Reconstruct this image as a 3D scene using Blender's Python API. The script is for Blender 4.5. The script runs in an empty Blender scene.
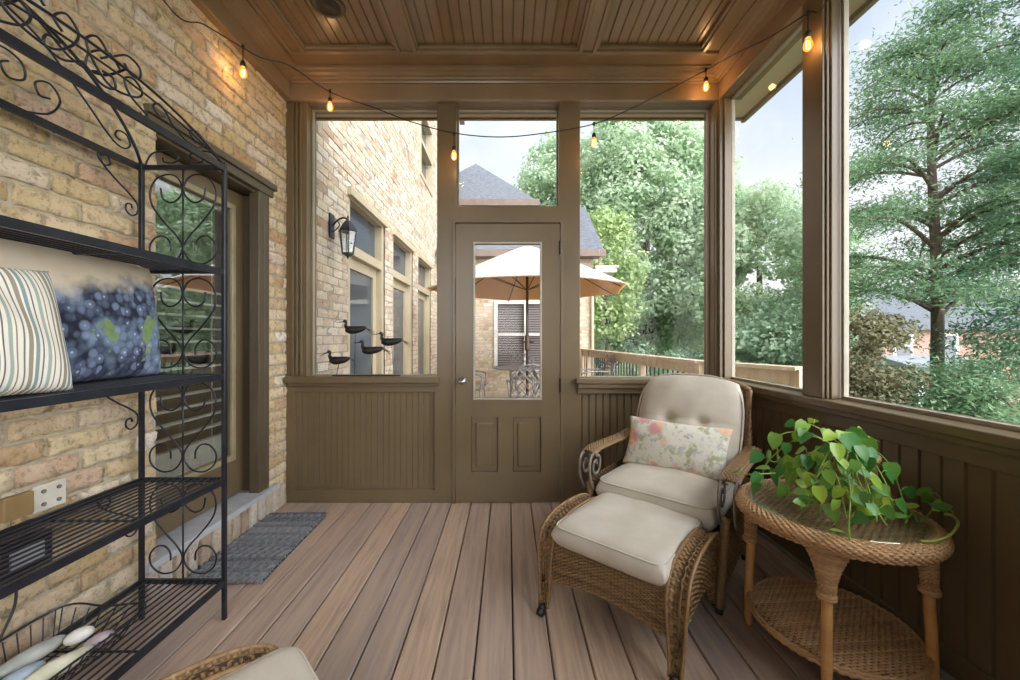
import bpy, bmesh, math, random
import numpy as np
from mathutils import Vector, Matrix
R = math.radians
rng = np.random.default_rng(7)
random.seed(7)
scn = bpy.context.scene
COL = scn.collection

# ------------------------------------------------------------------ materials
def lin(c):
    return tuple(((x/255.)/12.92 if x/255. <= .04045 else ((x/255.+.055)/1.055)**2.4) for x in c) + (1.,)

class NT:
    def __init__(s, name):
        s.m = bpy.data.materials.new(name); s.m.use_nodes = True
        s.t = s.m.node_tree; s.b = s.t.nodes['Principled BSDF']; s.out = s.t.nodes['Material Output']
    def n(s, typ, **kw):
        o = s.t.nodes.new(typ)
        for k, v in kw.items():
            if k in o.inputs.keys() if isinstance(k, str) and hasattr(o, 'inputs') else False: o.inputs[k].default_value = v
            else: setattr(o, k, v)
        return o
    def l(s, a, b): s.t.links.new(a, b)

def mixc(g, fac, a, b, blend='MIX'):
    m = g.t.nodes.new('ShaderNodeMix'); m.data_type = 'RGBA'; m.blend_type = blend
    for sock, v in ((m.inputs[0], fac), (m.inputs[6], a), (m.inputs[7], b)):
        if isinstance(v, (int, float)): sock.default_value = v
        elif isinstance(v, tuple): sock.default_value = v
        else: g.l(v, sock)
    return m.outputs[2]

def mathn(g, op, a, b=0., c=0., clamp=False):
    m = g.t.nodes.new('ShaderNodeMath'); m.operation = op; m.use_clamp = clamp
    for i, v in enumerate((a, b, c)):
        if isinstance(v, (int, float)): m.inputs[i].default_value = v
        else: g.l(v, m.inputs[i])
    return m.outputs[0]

def coords(g, stretch=(1,1,1), rot=(0,0,0), src='Object'):
    tc = g.t.nodes.new('ShaderNodeTexCoord'); mp = g.t.nodes.new('ShaderNodeMapping')
    mp.inputs['Scale'].default_value = stretch; mp.inputs['Rotation'].default_value = rot
    g.l(tc.outputs[src], mp.inputs[0]); return mp.outputs[0]

def noise(g, vec, scale, detail=4, rough=.55):
    n = g.t.nodes.new('ShaderNodeTexNoise'); n.inputs['Scale'].default_value = scale
    n.inputs['Detail'].default_value = detail; n.inputs['Roughness'].default_value = rough
    g.l(vec, n.inputs['Vector']); return n.outputs['Fac']

def ramp(g, fac, stops, interp='LINEAR'):
    r = g.t.nodes.new('ShaderNodeValToRGB'); cr = r.color_ramp; cr.interpolation = interp
    while len(cr.elements) < len(stops): cr.elements.new(.5)
    for e, (p, c) in zip(cr.elements, stops): e.position = p; e.color = c
    g.l(fac, r.inputs[0]); return r.outputs[0]

def bump(g, h, strength, dist=.01):
    b = g.t.nodes.new('ShaderNodeBump'); b.inputs['Strength'].default_value = strength
    b.inputs['Distance'].default_value = dist; g.l(h, b.inputs['Height'])
    g.l(b.outputs[0], g.b.inputs['Normal']); return b

def attr(g):
    a = g.t.nodes.new('ShaderNodeAttribute'); a.attribute_name = 'tint'; return a.outputs['Fac']

def P(name, c1, c2=None, scale=6, rough=.5, metal=0, bmp=0, bscale=40, bdist=.004, tint=0, stretch=(1,1,1), spec=.5, lo=.35, hi=.65):
    g = NT(name); v = coords(g, stretch)
    if c2 is None: c2 = tuple(x*.88 for x in c1)
    f = noise(g, v, scale)
    mr = g.t.nodes.new('ShaderNodeMapRange'); mr.inputs[1].default_value = lo; mr.inputs[2].default_value = hi
    g.l(f, mr.inputs[0]); fac = mr.outputs[0]
    if tint: fac = mathn(g, 'ADD', mathn(g, 'MULTIPLY', fac, 1-tint), mathn(g, 'MULTIPLY', attr(g), tint), clamp=True)
    g.l(mixc(g, fac, lin(c1), lin(c2)), g.b.inputs['Base Color'])
    g.b.inputs['Roughness'].default_value = rough; g.b.inputs['Metallic'].default_value = metal
    g.b.inputs['Specular IOR Level'].default_value = spec
    if bmp: bump(g, noise(g, v, bscale), bmp, bdist)
    return g.m

def brick_mat(name, stops, mott=(120,95,70)):
    g = NT(name); v = coords(g)
    c = ramp(g, attr(g), [(p, lin(q)) for p, q in stops])
    n1 = noise(g, v, 30, 8, .75)
    c = mixc(g, mathn(g, 'MULTIPLY', ramp(g, n1, [(.50,(0,0,0,1)),(.62,(1,1,1,1))]), .60), c, lin(mott))
    n2 = noise(g, v, 9, 4)
    c = mixc(g, mathn(g, 'MULTIPLY', ramp(g, n2, [(.50,(0,0,0,1)),(.7,(1,1,1,1))]), .5), c, lin((228,208,180)))
    c = mixc(g, mathn(g, 'MULTIPLY', ramp(g, noise(g, v, 75, 4, .6), [(.60,(0,0,0,1)),(.68,(1,1,1,1))]), .55), c, lin((96,74,56)))
    g.l(c, g.b.inputs['Base Color']); g.b.inputs['Roughness'].default_value = .85
    bump(g, noise(g, v, 60, 8, .75), .95, .010)
    return g.m

MATS = {}
paint = MATS['paint'] = P('olive_brown_paint', (111,94,69), (103,87,63), 3, .32, bmp=.05, bscale=60)
paint_lit = MATS['ceil'] = P('paint_warm_lit', (144,119,92), (134,110,84), 3, .26, bmp=.04, bscale=60)  # same paint as the walls, with warm bulb light put into the colour
soffitp = P('cream_soffit_paint', (196,180,152), (188,172,146), 3, .5)
mortar = P('mortar', (186,174,150), (162,150,128), 30, .95, bmp=.5, bscale=120)
brickW = brick_mat('warm_tan_brick', [(0,(210,184,136)),(.22,(222,202,164)),(.42,(204,174,126)),(.6,(228,212,186)),(.78,(196,160,116)),(.9,(212,182,156)),(1,(234,224,206))])
brickE = brick_mat('pale_tan_brick', [(0,(190,174,148)),(.3,(206,194,174)),(.5,(178,154,130)),(.7,(210,202,190)),(.85,(164,136,108)),(1,(198,182,170))], (176,150,124))
blackiron = P('black_iron', (46,48,56), (36,38,45), 20, .32, .35, bmp=.1, bscale=200)

def deck_mat():
    g = NT('composite_deck_boards'); v = coords(g, (14,.7,14))
    c = ramp(g, attr(g), [(0,lin((198,170,146))),(.3,lin((178,154,138))),(.55,lin((200,172,146))),(.75,lin((164,148,140))),(1,lin((190,164,146)))])
    n = noise(g, v, 4, 6, .6)
    c = mixc(g, mathn(g, 'MULTIPLY', ramp(g, n, [(.42,(0,0,0,1)),(.64,(1,1,1,1))]), .6), c, lin((122,104,98)))
    n3 = noise(g, v, 2, 3)
    c = mixc(g, mathn(g, 'MULTIPLY', ramp(g, n3, [(.45,(0,0,0,1)),(.65,(1,1,1,1))]), .4), c, lin((206,176,146)))
    g.l(c, g.b.inputs['Base Color']); g.b.inputs['Roughness'].default_value = .36
    bump(g, noise(g, coords(g, (60,1.5,60)), 4, 4), .25, .003)
    return g.m
deckm = deck_mat()

def glass(name, base=.03, tintc=(1,1,1,1)):
    g = NT(name); t = g.t.nodes
    t.remove(g.b)
    tr = t.new('ShaderNodeBsdfTransparent'); tr.inputs[0].default_value = tintc
    gl = t.new('ShaderNodeBsdfGlossy'); gl.inputs['Roughness'].default_value = .01
    fr = t.new('ShaderNodeLayerWeight'); fr.inputs[0].default_value = .5
    mx = t.new('ShaderNodeMixShader')
    f = mathn(g, 'ADD', mathn(g, 'MULTIPLY', mathn(g, 'POWER', fr.outputs['Facing'], 5.), .5), base, clamp=True)
    g.l(f, mx.inputs[0]); g.l(tr.outputs[0], mx.inputs[1]); g.l(gl.outputs[0], mx.inputs[2]); g.l(mx.outputs[0], g.out.inputs[0])
    return g.m
glassC = glass('clear_glass', .004)
glassR = glass('reflective_door_glass', .30, (.95,.97,.96,1))

def leaf_mat(name, c1, c2, trans=.25, rough=.5):
    g = NT(name)
    c = mixc(g, attr(g), lin(c1), lin(c2))
    g.l(c, g.b.inputs['Base Color']); g.b.inputs['Roughness'].default_value = rough
    g.b.inputs['Specular IOR Level'].default_value = .35
    tl = g.t.nodes.new('ShaderNodeBsdfTranslucent'); g.l(c, tl.inputs[0])
    mx = g.t.nodes.new('ShaderNodeMixShader'); mx.inputs[0].default_value = trans
    g.l(g.b.outputs[0], mx.inputs[1]); g.l(tl.outputs[0], mx.inputs[2]); g.l(mx.outputs[0], g.out.inputs[0])
    return g.m

# ------------------------------------------------------------------ mesh builder
class MB:
    def __init__(s): s.v = []; s.f = []; s.t = []; s.k = 0
    def add(s, V, F, tint=0.5):
        V = np.asarray(V, float).reshape(-1, 3)
        s.v.append(V)
        t = np.full(len(V), tint) if np.isscalar(tint) else np.asarray(tint, float)
        s.t.append(t)
        if isinstance(F, np.ndarray): s.f += (F + s.k).tolist()
        else: s.f += [[i + s.k for i in q] for q in F]
        s.k += len(V); return s
    def box(s, x0, x1, y0, y1, z0, z1, tint=.5, M=None):
        V = np.array([(x, y, z) for z in (z0, z1) for y in (y0, y1) for x in (x0, x1)], float)
        if M is not None: V = V @ np.array(M.to_3x3()).T + np.array(M.translation)
        return s.add(V, [(0,2,3,1),(4,5,7,6),(0,1,5,4),(2,6,7,3),(0,4,6,2),(1,3,7,5)], tint)
    def grid(s, V, tint=.5, cu=False, cv=False):     # V (nu,nv,3)
        nu, nv = V.shape[:2]; I = np.arange(nu*nv).reshape(nu, nv)
        if cu: I = np.vstack([I, I[:1]])
        if cv: I = np.hstack([I, I[:, :1]])
        F = np.stack([I[:-1,:-1], I[1:,:-1], I[1:,1:], I[:-1,1:]], -1).reshape(-1, 4)
        return s.add(V, F, tint)
    def tube(s, pts, r, n=6, caps=True, closed=False, tint=.5, flat=1., up=None):
        p = np.asarray(pts, float); m = len(p)
        rr = np.full(m, r) if np.isscalar(r) else np.asarray(r, float)
        if closed: d = np.roll(p, -1, 0) - np.roll(p, 1, 0)
        else: d = np.gradient(p, axis=0)
        d /= np.linalg.norm(d, axis=1)[:, None] + 1e-12
        if up is None:
            up = np.array([0,0,1.]) if abs(d[0][2]) < .9 else np.array([1.,0,0])
        nrm = np.zeros_like(p); a = np.cross(d[0], np.asarray(up, float)); a /= np.linalg.norm(a)+1e-12
        for i in range(m):
            a = a - d[i]*np.dot(a, d[i]); a /= np.linalg.norm(a)+1e-12; nrm[i] = a
        b = np.cross(d, nrm); th = np.linspace(0, 2*math.pi, n, endpoint=False)
        V = p[:,None] + rr[:,None,None]*(nrm[:,None]*np.cos(th)[None,:,None] + flat*b[:,None]*np.sin(th)[None,:,None])
        k0 = s.k; s.grid(V, tint, cu=closed, cv=True)
        if caps and not closed:
            s.f.append([k0+i for i in range(n)]); s.f.append([k0+(m-1)*n+i for i in range(n)][::-1])
        return s
    def lathe(s, prof, n=20, c=(0,0,0), tint=.5, M=None):
        pr = np.asarray(prof, float); th = np.linspace(0, 2*math.pi, n, endpoint=False)
        V = np.stack([pr[:,0][:,None]*np.cos(th)+c[0], pr[:,0][:,None]*np.sin(th)+c[1], np.repeat((pr[:,1]+c[2])[:,None], n, 1)], -1)
        if M is not None: V = V @ np.array(M.to_3x3()).T + np.array(M.translation)
        k0 = s.k; s.grid(V, tint, cv=True)
        s.f.append([k0+i for i in range(n)][::-1]); s.f.append([k0+(len(pr)-1)*n+i for i in range(n)]); return s
    def prism(s, poly, ax, a0, a1, tint=.5):          # poly in the other two axes (in xyz order)
        n = len(poly); o = [i for i in range(3) if i != ax]; V = np.zeros((2*n, 3))
        for k, a in enumerate((a0, a1)):
            for i, q in enumerate(poly): V[k*n+i, ax] = a; V[k*n+i, o[0]] = q[0]; V[k*n+i, o[1]] = q[1]
        F = [list(range(n))[::-1], [n+i for i in range(n)]] + [[i, (i+1)%n, n+(i+1)%n, n+i] for i in range(n)]
        return s.add(V, F, tint)
    def ball(s, c, r, nu=12, nv=8, tint=.5, M=None):
        r = (r,)*3 if np.isscalar(r) else r
        th = np.linspace(0, 2*math.pi, nu, endpoint=False); ph = np.linspace(.001, math.pi-.001, nv)
        V = np.stack([np.outer(np.sin(ph), np.cos(th))*r[0], np.outer(np.sin(ph), np.sin(th))*r[1], np.outer(np.cos(ph), np.ones(nu))*r[2]], -1)
        if M is not None: V = V @ np.array(M.to_3x3()).T
        return s.grid(V + np.array(c), tint, cv=True)
    def build(s, name, mat, parent=None, smooth=False, bevel=0, recalc=True, seg=2, kind=None, label=None):
        me = bpy.data.meshes.new(name); V = np.vstack(s.v)
        me.from_pydata(V.tolist(), [], s.f); me.update()
        a = me.attributes.new('tint', 'FLOAT', 'POINT'); a.data.foreach_set('value', np.concatenate(s.t).astype(np.float32))
        if recalc:
            bm = bmesh.new(); bm.from_mesh(me); bmesh.ops.recalc_face_normals(bm, faces=bm.faces); bm.to_mesh(me); bm.free()
        me.materials.append(mat)
        if smooth: me.polygons.foreach_set('use_smooth', [True]*len(me.polygons))
        o = bpy.data.objects.new(name, me); COL.objects.link(o)
        if parent is not None: o.parent = parent
        if bevel:
            b = o.modifiers.new('bevel', 'BEVEL'); b.width = bevel; b.segments = seg; b.limit_method = 'ANGLE'; b.angle_limit = R(40)
        if kind: o['kind'] = kind
        if label: o['label'] = label
        return o

def thing(name, label, cat, loc=(0,0,0), rz=0, group=None):
    o = bpy.data.objects.new(name, None); COL.objects.link(o); o.location = loc; o.rotation_euler = (0,0,rz)
    o.empty_display_size = .1
    o['label'] = label; o['category'] = cat
    if group: o['group'] = group
    return o
def tag(o, label, cat, group=None, kind=None):
    o['label'] = label; o['category'] = cat
    if group: o['group'] = group
    if kind: o['kind'] = kind
    return o
def structure_root(name, loc=(0,0,0)):
    o = bpy.data.objects.new(name, None); COL.objects.link(o); o.location = loc; o['kind'] = 'structure'; o.empty_display_size = .1
    return o
def copy_tree(o, parent=None):
    c = o.copy(); COL.objects.link(c)
    if parent is not None: c.parent = parent
    for ch in [q for q in bpy.data.objects if q.parent == o]: copy_tree(ch, c)
    return c

def spline(pts, per=8, closed=False):
    p = np.asarray(pts, float); n = len(p); out = []
    rngi = range(n if closed else n-1)
    for i in rngi:
        g = lambda k: p[k % n] if closed else p[min(max(k, 0), n-1)]
        p0, p1, p2, p3 = g(i-1), g(i), g(i+1), g(i+2)
        for t in np.linspace(0, 1, per, endpoint=False):
            out.append(.5*((2*p1)+(-p0+p2)*t+(2*p0-5*p1+4*p2-p3)*t*t+(-p0+3*p1-3*p2+p3)*t**3))
    if not closed: out.append(p[-1])
    return np.array(out)

def slab(mb, mp, u0, u1, v0, v1, n0, n1, holes, tint=.5):
    us = sorted({u0, u1} | {min(max(h[i], u0), u1) for h in holes for i in (0, 1)})
    vs = sorted({v0, v1} | {min(max(h[i], v0), v1) for h in holes for i in (2, 3)})
    nu, nv = len(us)-1, len(vs)-1
    sol = [[not any(h[0] < (us[i]+us[i+1])/2 < h[1] and h[2] < (vs[j]+vs[j+1])/2 < h[3] for h in holes) for j in range(nv)] for i in range(nu)]
    S = lambda i, j: 0 <= i < nu and 0 <= j < nv and sol[i][j]
    V = []; idx = {}
    def vid(i, j, k):
        if (i, j, k) not in idx: idx[(i, j, k)] = len(V); V.append(mp(us[i], vs[j], (n0, n1)[k]))
        return idx[(i, j, k)]
    Fc = []
    for i in range(nu):
        for j in range(nv):
            if not sol[i][j]: continue
            for k in (0, 1): Fc.append([vid(i,j,k), vid(i+1,j,k), vid(i+1,j+1,k), vid(i,j+1,k)])
            for (di, dj, a, b) in ((-1,0,(i,j),(i,j+1)), (1,0,(i+1,j),(i+1,j+1)), (0,-1,(i,j),(i+1,j)), (0,1,(i,j+1),(i+1,j+1))):
                if not S(i+di, j+dj): Fc.append([vid(*a,0), vid(*b,0), vid(*b,1), vid(*a,1)])
    mb.add(V, Fc, tint)
def _sb(mb, mp, a, b, c, d, n0, n1, tint):
    V = [mp(u, v, n) for n in (n0, n1) for v in (c, d) for u in (a, b)]
    mb.add(V, [(0,2,3,1),(4,5,7,6),(0,1,5,4),(2,6,7,3),(0,4,6,2),(1,3,7,5)], tint)

def bricks(mb, mp, u0, u1, v0, v1, holes, L=.205, H=.0775, mo=.011, nx=6, nz=3, jit=.0022, rnd=.006, depth=.03, off=0.):
    nr = int(math.ceil((v1-v0)/H))
    for r in range(nr):
        a = v0 + r*H; b = min(a + H - mo, v1)
        if b-a < .02: continue
        segs = [(u0, u1)]; mid = (a+b)/2
        for h in holes:
            if h[2] < mid < h[3]:
                ns = []
                for s0, s1 in segs:
                    if h[1] <= s0 or h[0] >= s1: ns.append((s0, s1)); continue
                    if s0 < h[0]: ns.append((s0, h[0]))
                    if s1 > h[1]: ns.append((h[1], s1))
                segs = ns
        start = u0 - (L/2 if r % 2 else 0) + off + rng.uniform(-.012, .012)
        k = 0
        while start + k*L < u1:
            c, d = start + k*L, start + (k+1)*L - mo; k += 1
            for s0, s1 in segs:
                e, f = max(c, s0), min(d, s1)
                if f - e < .025: continue
                px = max(3, int(round(nx*(f-e)/L))+1) if nx > 1 else 3
                U = np.linspace(0, 1, px+1); W = np.linspace(0, 1, nz+1)
                if nx > 1:
                    U = np.concatenate([[0], [.004/(f-e)], U[1:-1], [1-.004/(f-e)], [1]]); W = np.concatenate([[0], [.06], W[1:-1], [.94], [1]])
                uu, ww = np.meshgrid(U, W, indexing='ij')
                edge = (uu < 1e-6) | (uu > 1-1e-6) | (ww < 1e-6) | (ww > 1-1e-6)
                nn = np.where(edge, -rnd, 0) + rng.normal(0, jit, uu.shape) + rng.uniform(-.003, .003) + (uu-.5)*rng.uniform(-.004, .004)
                ue = e + uu*(f-e) + rng.normal(0, jit*.8, uu.shape)*(nx > 1); we = a + ww*(b-a) + rng.normal(0, jit*.8, uu.shape)*(nx > 1)
                V = np.array([mp(x, y, z) for x, y, z in zip(ue.ravel(), we.ravel(), nn.ravel())]).reshape(uu.shape+(3,))
                tint = rng.uniform(0, 1)
                k0 = mb.k; mb.grid(V, tint)
                nu_, nv_ = uu.shape; I = np.arange(nu_*nv_).reshape(nu_, nv_)
                loop = list(I[:,0]) + list(I[-1,1:]) + list(I[:-1,-1][::-1]) + list(I[0,1:-1][::-1])
                Bk = np.array([mp(ue.ravel()[i], we.ravel()[i], -depth) for i in loop]); k1 = mb.k
                mb.v.append(Bk); mb.t.append(np.full(len(Bk), tint)); mb.k += len(Bk)
                m = len(loop)
                for i in range(m): mb.f.append([k0+int(loop[i]), k0+int(loop[(i+1)%m]), k1+(i+1)%m, k1+i])

def bead(mb, mp, u0, u1, v0, v1, pitch=.045, g=.006, d=.005, n=0., tint=.5):
    k = max(1, int(round((u1-u0)/pitch))); p = (u1-u0)/k; us = []; ns = []
    for i in range(k):
        a = u0+i*p
        us += [a, a+g*.5, a+g*1.0, a+g*1.5, a+g*2.]; ns += [n, n-d, n-d*.2, n-d, n]
    us.append(u1); ns.append(n)
    V = np.array([[mp(u, v, q) for v in (v0, v1)] for u, q in zip(us, ns)])
    mb.grid(V, tint)

# ------------------------------------------------------------------ camera
F = 390.
cam = bpy.data.cameras.new('camera'); co = bpy.data.objects.new('camera', cam); COL.objects.link(co)
co.location = (0, 0, 1.19); co.rotation_euler = (R(90), 0, 0)
cam.sensor_width = 36; cam.lens = F/1020*36; cam.shift_x = 2/1020; cam.shift_y = -2/1020; cam.clip_start = .02; cam.clip_end = 500
scn.camera = co
def W(u, v, Y): return ((u-508)*Y/F, Y, 1.19-(v-338)*Y/F)

YB = 2.813; XL = -1.6; XR = 1.54; ZB = 2.885; YN = -1.3

# ------------------------------------------------------------------ floor
mb = MB(); x = .02 - .1428*12
mpF = None
while x < 1.75:
    a, b = max(x+.003, XL-.1), min(x+.1428-.003, 1.64)
    if b-a > .02:
        # rounded board profile
        poly = [(a,-.03),(a,-.004),(a+.004,0),(b-.004,0),(b,-.004),(b,-.03)]
        mb.prism(poly, 1, YN, 2.95, rng.uniform())
    x += .1428
fl = mb.build('floor', deckm); fl['kind'] = 'structure'
mb = MB(); mb.box(XL-.1, 1.64, YN, 2.95, -.16, -.05)
o = mb.build('floor', P('dark_joists', (40,34,30), rough=.9)); o['kind'] = 'structure'

# ------------------------------------------------------------------ left wall
mpL = lambda u, v, n: (XL+n, u, v)
DH = (1.78, 2.60, .18, 2.20)
mb = MB(); bricks(mb, mpL, YN, 2.96, 0.0, 3.06, [DH], nx=7, nz=3, jit=.0032, rnd=.008)
wl = mb.build('wall_left', brickW, smooth=True); wl['kind'] = 'structure'
mb = MB(); slab(mb, mpL, YN, 2.96, 0, 3.06, -.22, -.009, [DH]); mb.build('mortar', mortar, wl)
# brick rowlock under the door threshold
mb = MB(); y = 1.62
while y < 2.78:
    w = .066
    mpr = lambda u, v, n: (XL+.02+n, u, v)
    bricks(mb, mpr, y, y+w, .008, .165, [], L=w+.008, H=.159, mo=.006, nx=3, nz=5, jit=.003, depth=.05)
    y += .078
o = mb.build('trim_1', brickE, smooth=True); o['kind'] = 'structure'
# door in left wall
d1 = structure_root('door_1')
trimL = P('dark_bronze_trim', (92,80,62), (84,72,56), 4, .4)
mb = MB()
mb.box(XL-.20, XL-.02, 2.545, 2.60, .18, 2.20)         # far jamb
mb.box(XL-.06, XL+.004, 2.50, 2.56, .18, 2.16)
mb.box(XL-.20, XL-.02, 1.775, 1.787, .18, 2.20)
mb.box(XL-.20, XL-.02, 1.78, 2.60, 2.12, 2.20)
mb.box(XL-.03, XL+.015, 1.72, 2.64, 2.135, 2.185)
mb.box(XL-.03, XL+.030, 1.71, 2.66, 2.185, 2.222)
mb.box(XL-.04, XL+.006, 2.56, 2.605, .18, 2.14)
mb.build('door_frame', trimL, d1, bevel=.004)
XD = XL-.125
lf = MB(); mpD = lambda u, v, n: (XD+n, u, v)
gy0, gy1, gz0, gz1 = 1.80, 2.42, .46, 1.99
slab(lf, mpD, 1.745, 2.55, .20, 2.115, -.035, 0, [(gy0, gy1, gz0, gz1)])
leaf = lf.build('door_leaf', paint, d1, bevel=.003)
mb = MB(); slab(mb, mpD, gy0-.035, gy1+.035, gz0-.035, gz1+.035, 0, .014, [(gy0, gy1, gz0, gz1)]); mb.build('glass_bead', P('cream_bead', (158,146,116), rough=.4), d1, bevel=.004)
mb = MB(); _sb(mb, mpD, gy0, gy1, gz0, gz1, -.02, -.014, .5); mb.build('glass_pane', glassR, d1)
mb = MB()
for z in np.arange(.66, 1.52, .072): mb.box(XD-.060, XD-.026, gy0-.02, gy1+.02, z, z+.012)
mb.box(XD-.060, XD-.026, gy0-.02, gy1+.02, .44, .60)
mb.box(XD-.060, XD-.026, gy0-.02, gy1+.02, 1.96, 2.02)
for y in (gy0+.12, gy1-.12): mb.box(XD-.025, XD-.023, y, y+.006, .5, 2.0)
mb.build('blind', P('white_blind', (228,224,214), rough=.5), d1)
mb = MB(); mb.box(XL-.20, XL+.035, 1.70, 2.68, .163, .195); mb.build('threshold', P('pale_stone_sill', (190,192,194), (172,174,178), 8, .5), d1, bevel=.004)
# dim room behind the door
mb = MB(); mb.box(-3.6,-1.83,1.2,3.0,0,2.6); o = mb.build('wall_hall', P('beige_wall', (150,134,108), rough=.8)); o['kind'] = 'structure'
# (open the side facing the door)
me = o.data; bm = bmesh.new(); bm.from_mesh(me)
for f_ in list(bm.faces):
    if f_.calc_center_median().x > -1.84: bm.faces.remove(f_)
bm.to_mesh(me); bm.free()

# ------------------------------------------------------------------ back wall
mpB = lambda u, v, n: (u, YB-n, v)
holesB = [(-1.452,-.512,.87,ZB), (-.382,.377,0,2.02), (-.372,.368,2.142,ZB), (.52,1.487,.86,ZB), (-1.54,-.53,.095,.80), (.53,1.50,.11,.80)]
mb = MB(); slab(mb, mpB, XL, 1.64, 0, 3.07, -.147, 0, holesB)
wb = mb.build('wall_back', paint, bevel=.003); wb['kind'] = 'structure'
mb = MB(); bead(mb, mpB, -1.54, -.53, .095, .80, .042, g=.003, d=.0022, n=-.022); bead(mb, mpB, .53, 1.50, .11, .80, .05, g=.005, d=.005, n=-.014)
mb.box(-1.54, 1.50, YB+.03, YB+.06, .09, .8) if False else None
mb.build('beadboard', paint, wb)
mb = MB()
_sb(mb, mpB, -1.54, -.53, .095, .80, -.14, -.03, .5); _sb(mb, mpB, .53, 1.5, .11, .80, -.14, -.03, .5); mb.build('wall_core', paint, wb)
# fascia beams
mb = MB(); mb.box(XL, 1.6, YB-.035, YB, ZB, 3.07); o = mb.build('trim_2', paint_lit, bevel=.004); o['kind'] = 'structure'
mb = MB(); mb.box(1.50, 1.66, YN, YB-.035, ZB, 3.07); o = mb.build('trim_3', paint_lit, bevel=.004); o['kind'] = 'structure'
mb = MB(); mb.box(XL, XL+.05, YN, YB-.035, ZB+.005, 3.07); o = mb.build('trim_4', paint_lit, bevel=.004); o['kind'] = 'structure'
# sills
mb = MB(); mb.box(XL+.01, -.49, YB-.05, YB+.16, .868, .915); mb.box(XL+.03, -.50, YB-.025, YB+.01, .845, .868)
o = mb.build('trim_5', paint, bevel=.006); o['kind'] = 'structure'
mb = MB(); mb.box(.485, 1.46, YB-.055, YB+.16, .865, .90); mb.box(.50, 1.46, YB-.04, YB+.01, .83, .865); mb.box(.50, 1.46, YB-.018, YB+.01, .79, .83)
o = mb.build('trim_6', paint, bevel=.005); o['kind'] = 'structure'
# window frames with panes
lightf = P('greige_frame', (168,158,142), rough=.45)
def window(name, mp, u0, u1, v0, v1, nf0, nf1, t=.022, m=None, dark=None):
    r = structure_root(name)
    mb = MB(); slab(mb, mp, u0, u1, v0, v1, nf0, nf1, [(u0+t, u1-t, v0+t, v1-t)]); mb.build('window_frame', m or lightf, r, bevel=.002)
    mb = MB(); _sb(mb, mp, u0+t*.6, u1-t*.6, v0+t*.6, v1-t*.6, (nf0+nf1)/2-.002, (nf0+nf1)/2+.002, .5); mb.build('window_pane', dark or glassC, r)
    return r
window('window_1', mpB, -1.452, -.512, .912, ZB, -.10, -.08, .009)
window('window_2', mpB, -.372, .368, 2.142, ZB, -.10, -.08, .009)
window('window_3', mpB, .52, 1.487, .898, ZB, -.10, -.08, .009)
# inner stops
for i, (a, b, c, d) in enumerate([(-1.452,-.512,.912,ZB), (-.372,.368,2.142,ZB), (.52,1.487,.898,ZB)]):
    mb = MB(); slab(mb, mpB, a, b, c, d, -.080, -.06, [(a+.007, b-.006, c+.004, d-.004)]); o = mb.build('trim_%d' % (7+i), paint, bevel=.002); o['kind'] = 'structure'
mb = MB()
for q in (0, .03, .06): mb.box(-1.555+q, -1.54+q, YB-.014, YB, .92, ZB)
o = mb.build('trim_10', paint, bevel=.003); o['kind'] = 'structure'
# screen door
d2 = structure_root('door_2', (0, YB-.005, 0))
mp2 = lambda u, v, n: (u, -n, v)
g0 = ((475-508)/138.65, (540-508)/138.65, 1.19-(398-338)/138.65, 1.19+(338-244)/138.65)
pn = [(-.267,-.072,.225,.62), (.036,.238,.225,.62)]
mb = MB(); slab(mb, mp2, -.378, .373, .008, 2.014, -.04, 0, [g0]+pn); mb.build('door_leaf', paint, d2, bevel=.003)
mb = MB()
for a, b, c, d in pn:
    _sb(mb, mp2, a, b, c, d, -.035, -.012, .5); _sb(mb, mp2, a+.035, b-.035, c+.04, d-.04, -.014, -.001, .5)
mb.build('door_panel', paint, d2, bevel=.008, seg=3)
mb = MB(); slab(mb, mp2, g0[0]-.012, g0[1]+.012, g0[2]-.012, g0[3]+.012, 0, .007, [g0]); mb.build('glass_bead', P('pale_bead', (176,168,150), rough=.4), d2, bevel=.002)
mb = MB(); _sb(mb, mp2, g0[0], g0[1], g0[2], g0[3], -.024, -.02, .5); mb.build('glass_pane', glassC, d2)
chrome = P('brushed_nickel', (190,188,182), rough=.25, metal=.9)
mb = MB(); kx, kz = (463-508)/138.65, 1.19-(380-338)/138.65
mb.lathe([(.0,-.002),(.024,0),(.024,.006),(.010,.010),(.009,.03),(.02,.038),(.028,.052),(.024,.068),(.0,.074)], 20, M=Matrix.Translation((kx,0,kz)) @ Matrix.Rotation(R(90),4,'X'))
mb.build('door_knob', chrome, d2, smooth=True)
for z in (.85, 1.84):
    mb = MB(); mb.tube([(.376,-.006,z-.05),(.376,-.006,z+.05)], .007, 8); mb.build('hinge', P('bronze', (60,50,40), rough=.4, metal=.6), d2)
mb = MB(); slab(mb, mp2, -.40, .395, 0, 2.036, -.005, .006, [(-.382,.377,0,2.02)]); mb.build('door_stop', paint, d2, bevel=.002)

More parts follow.
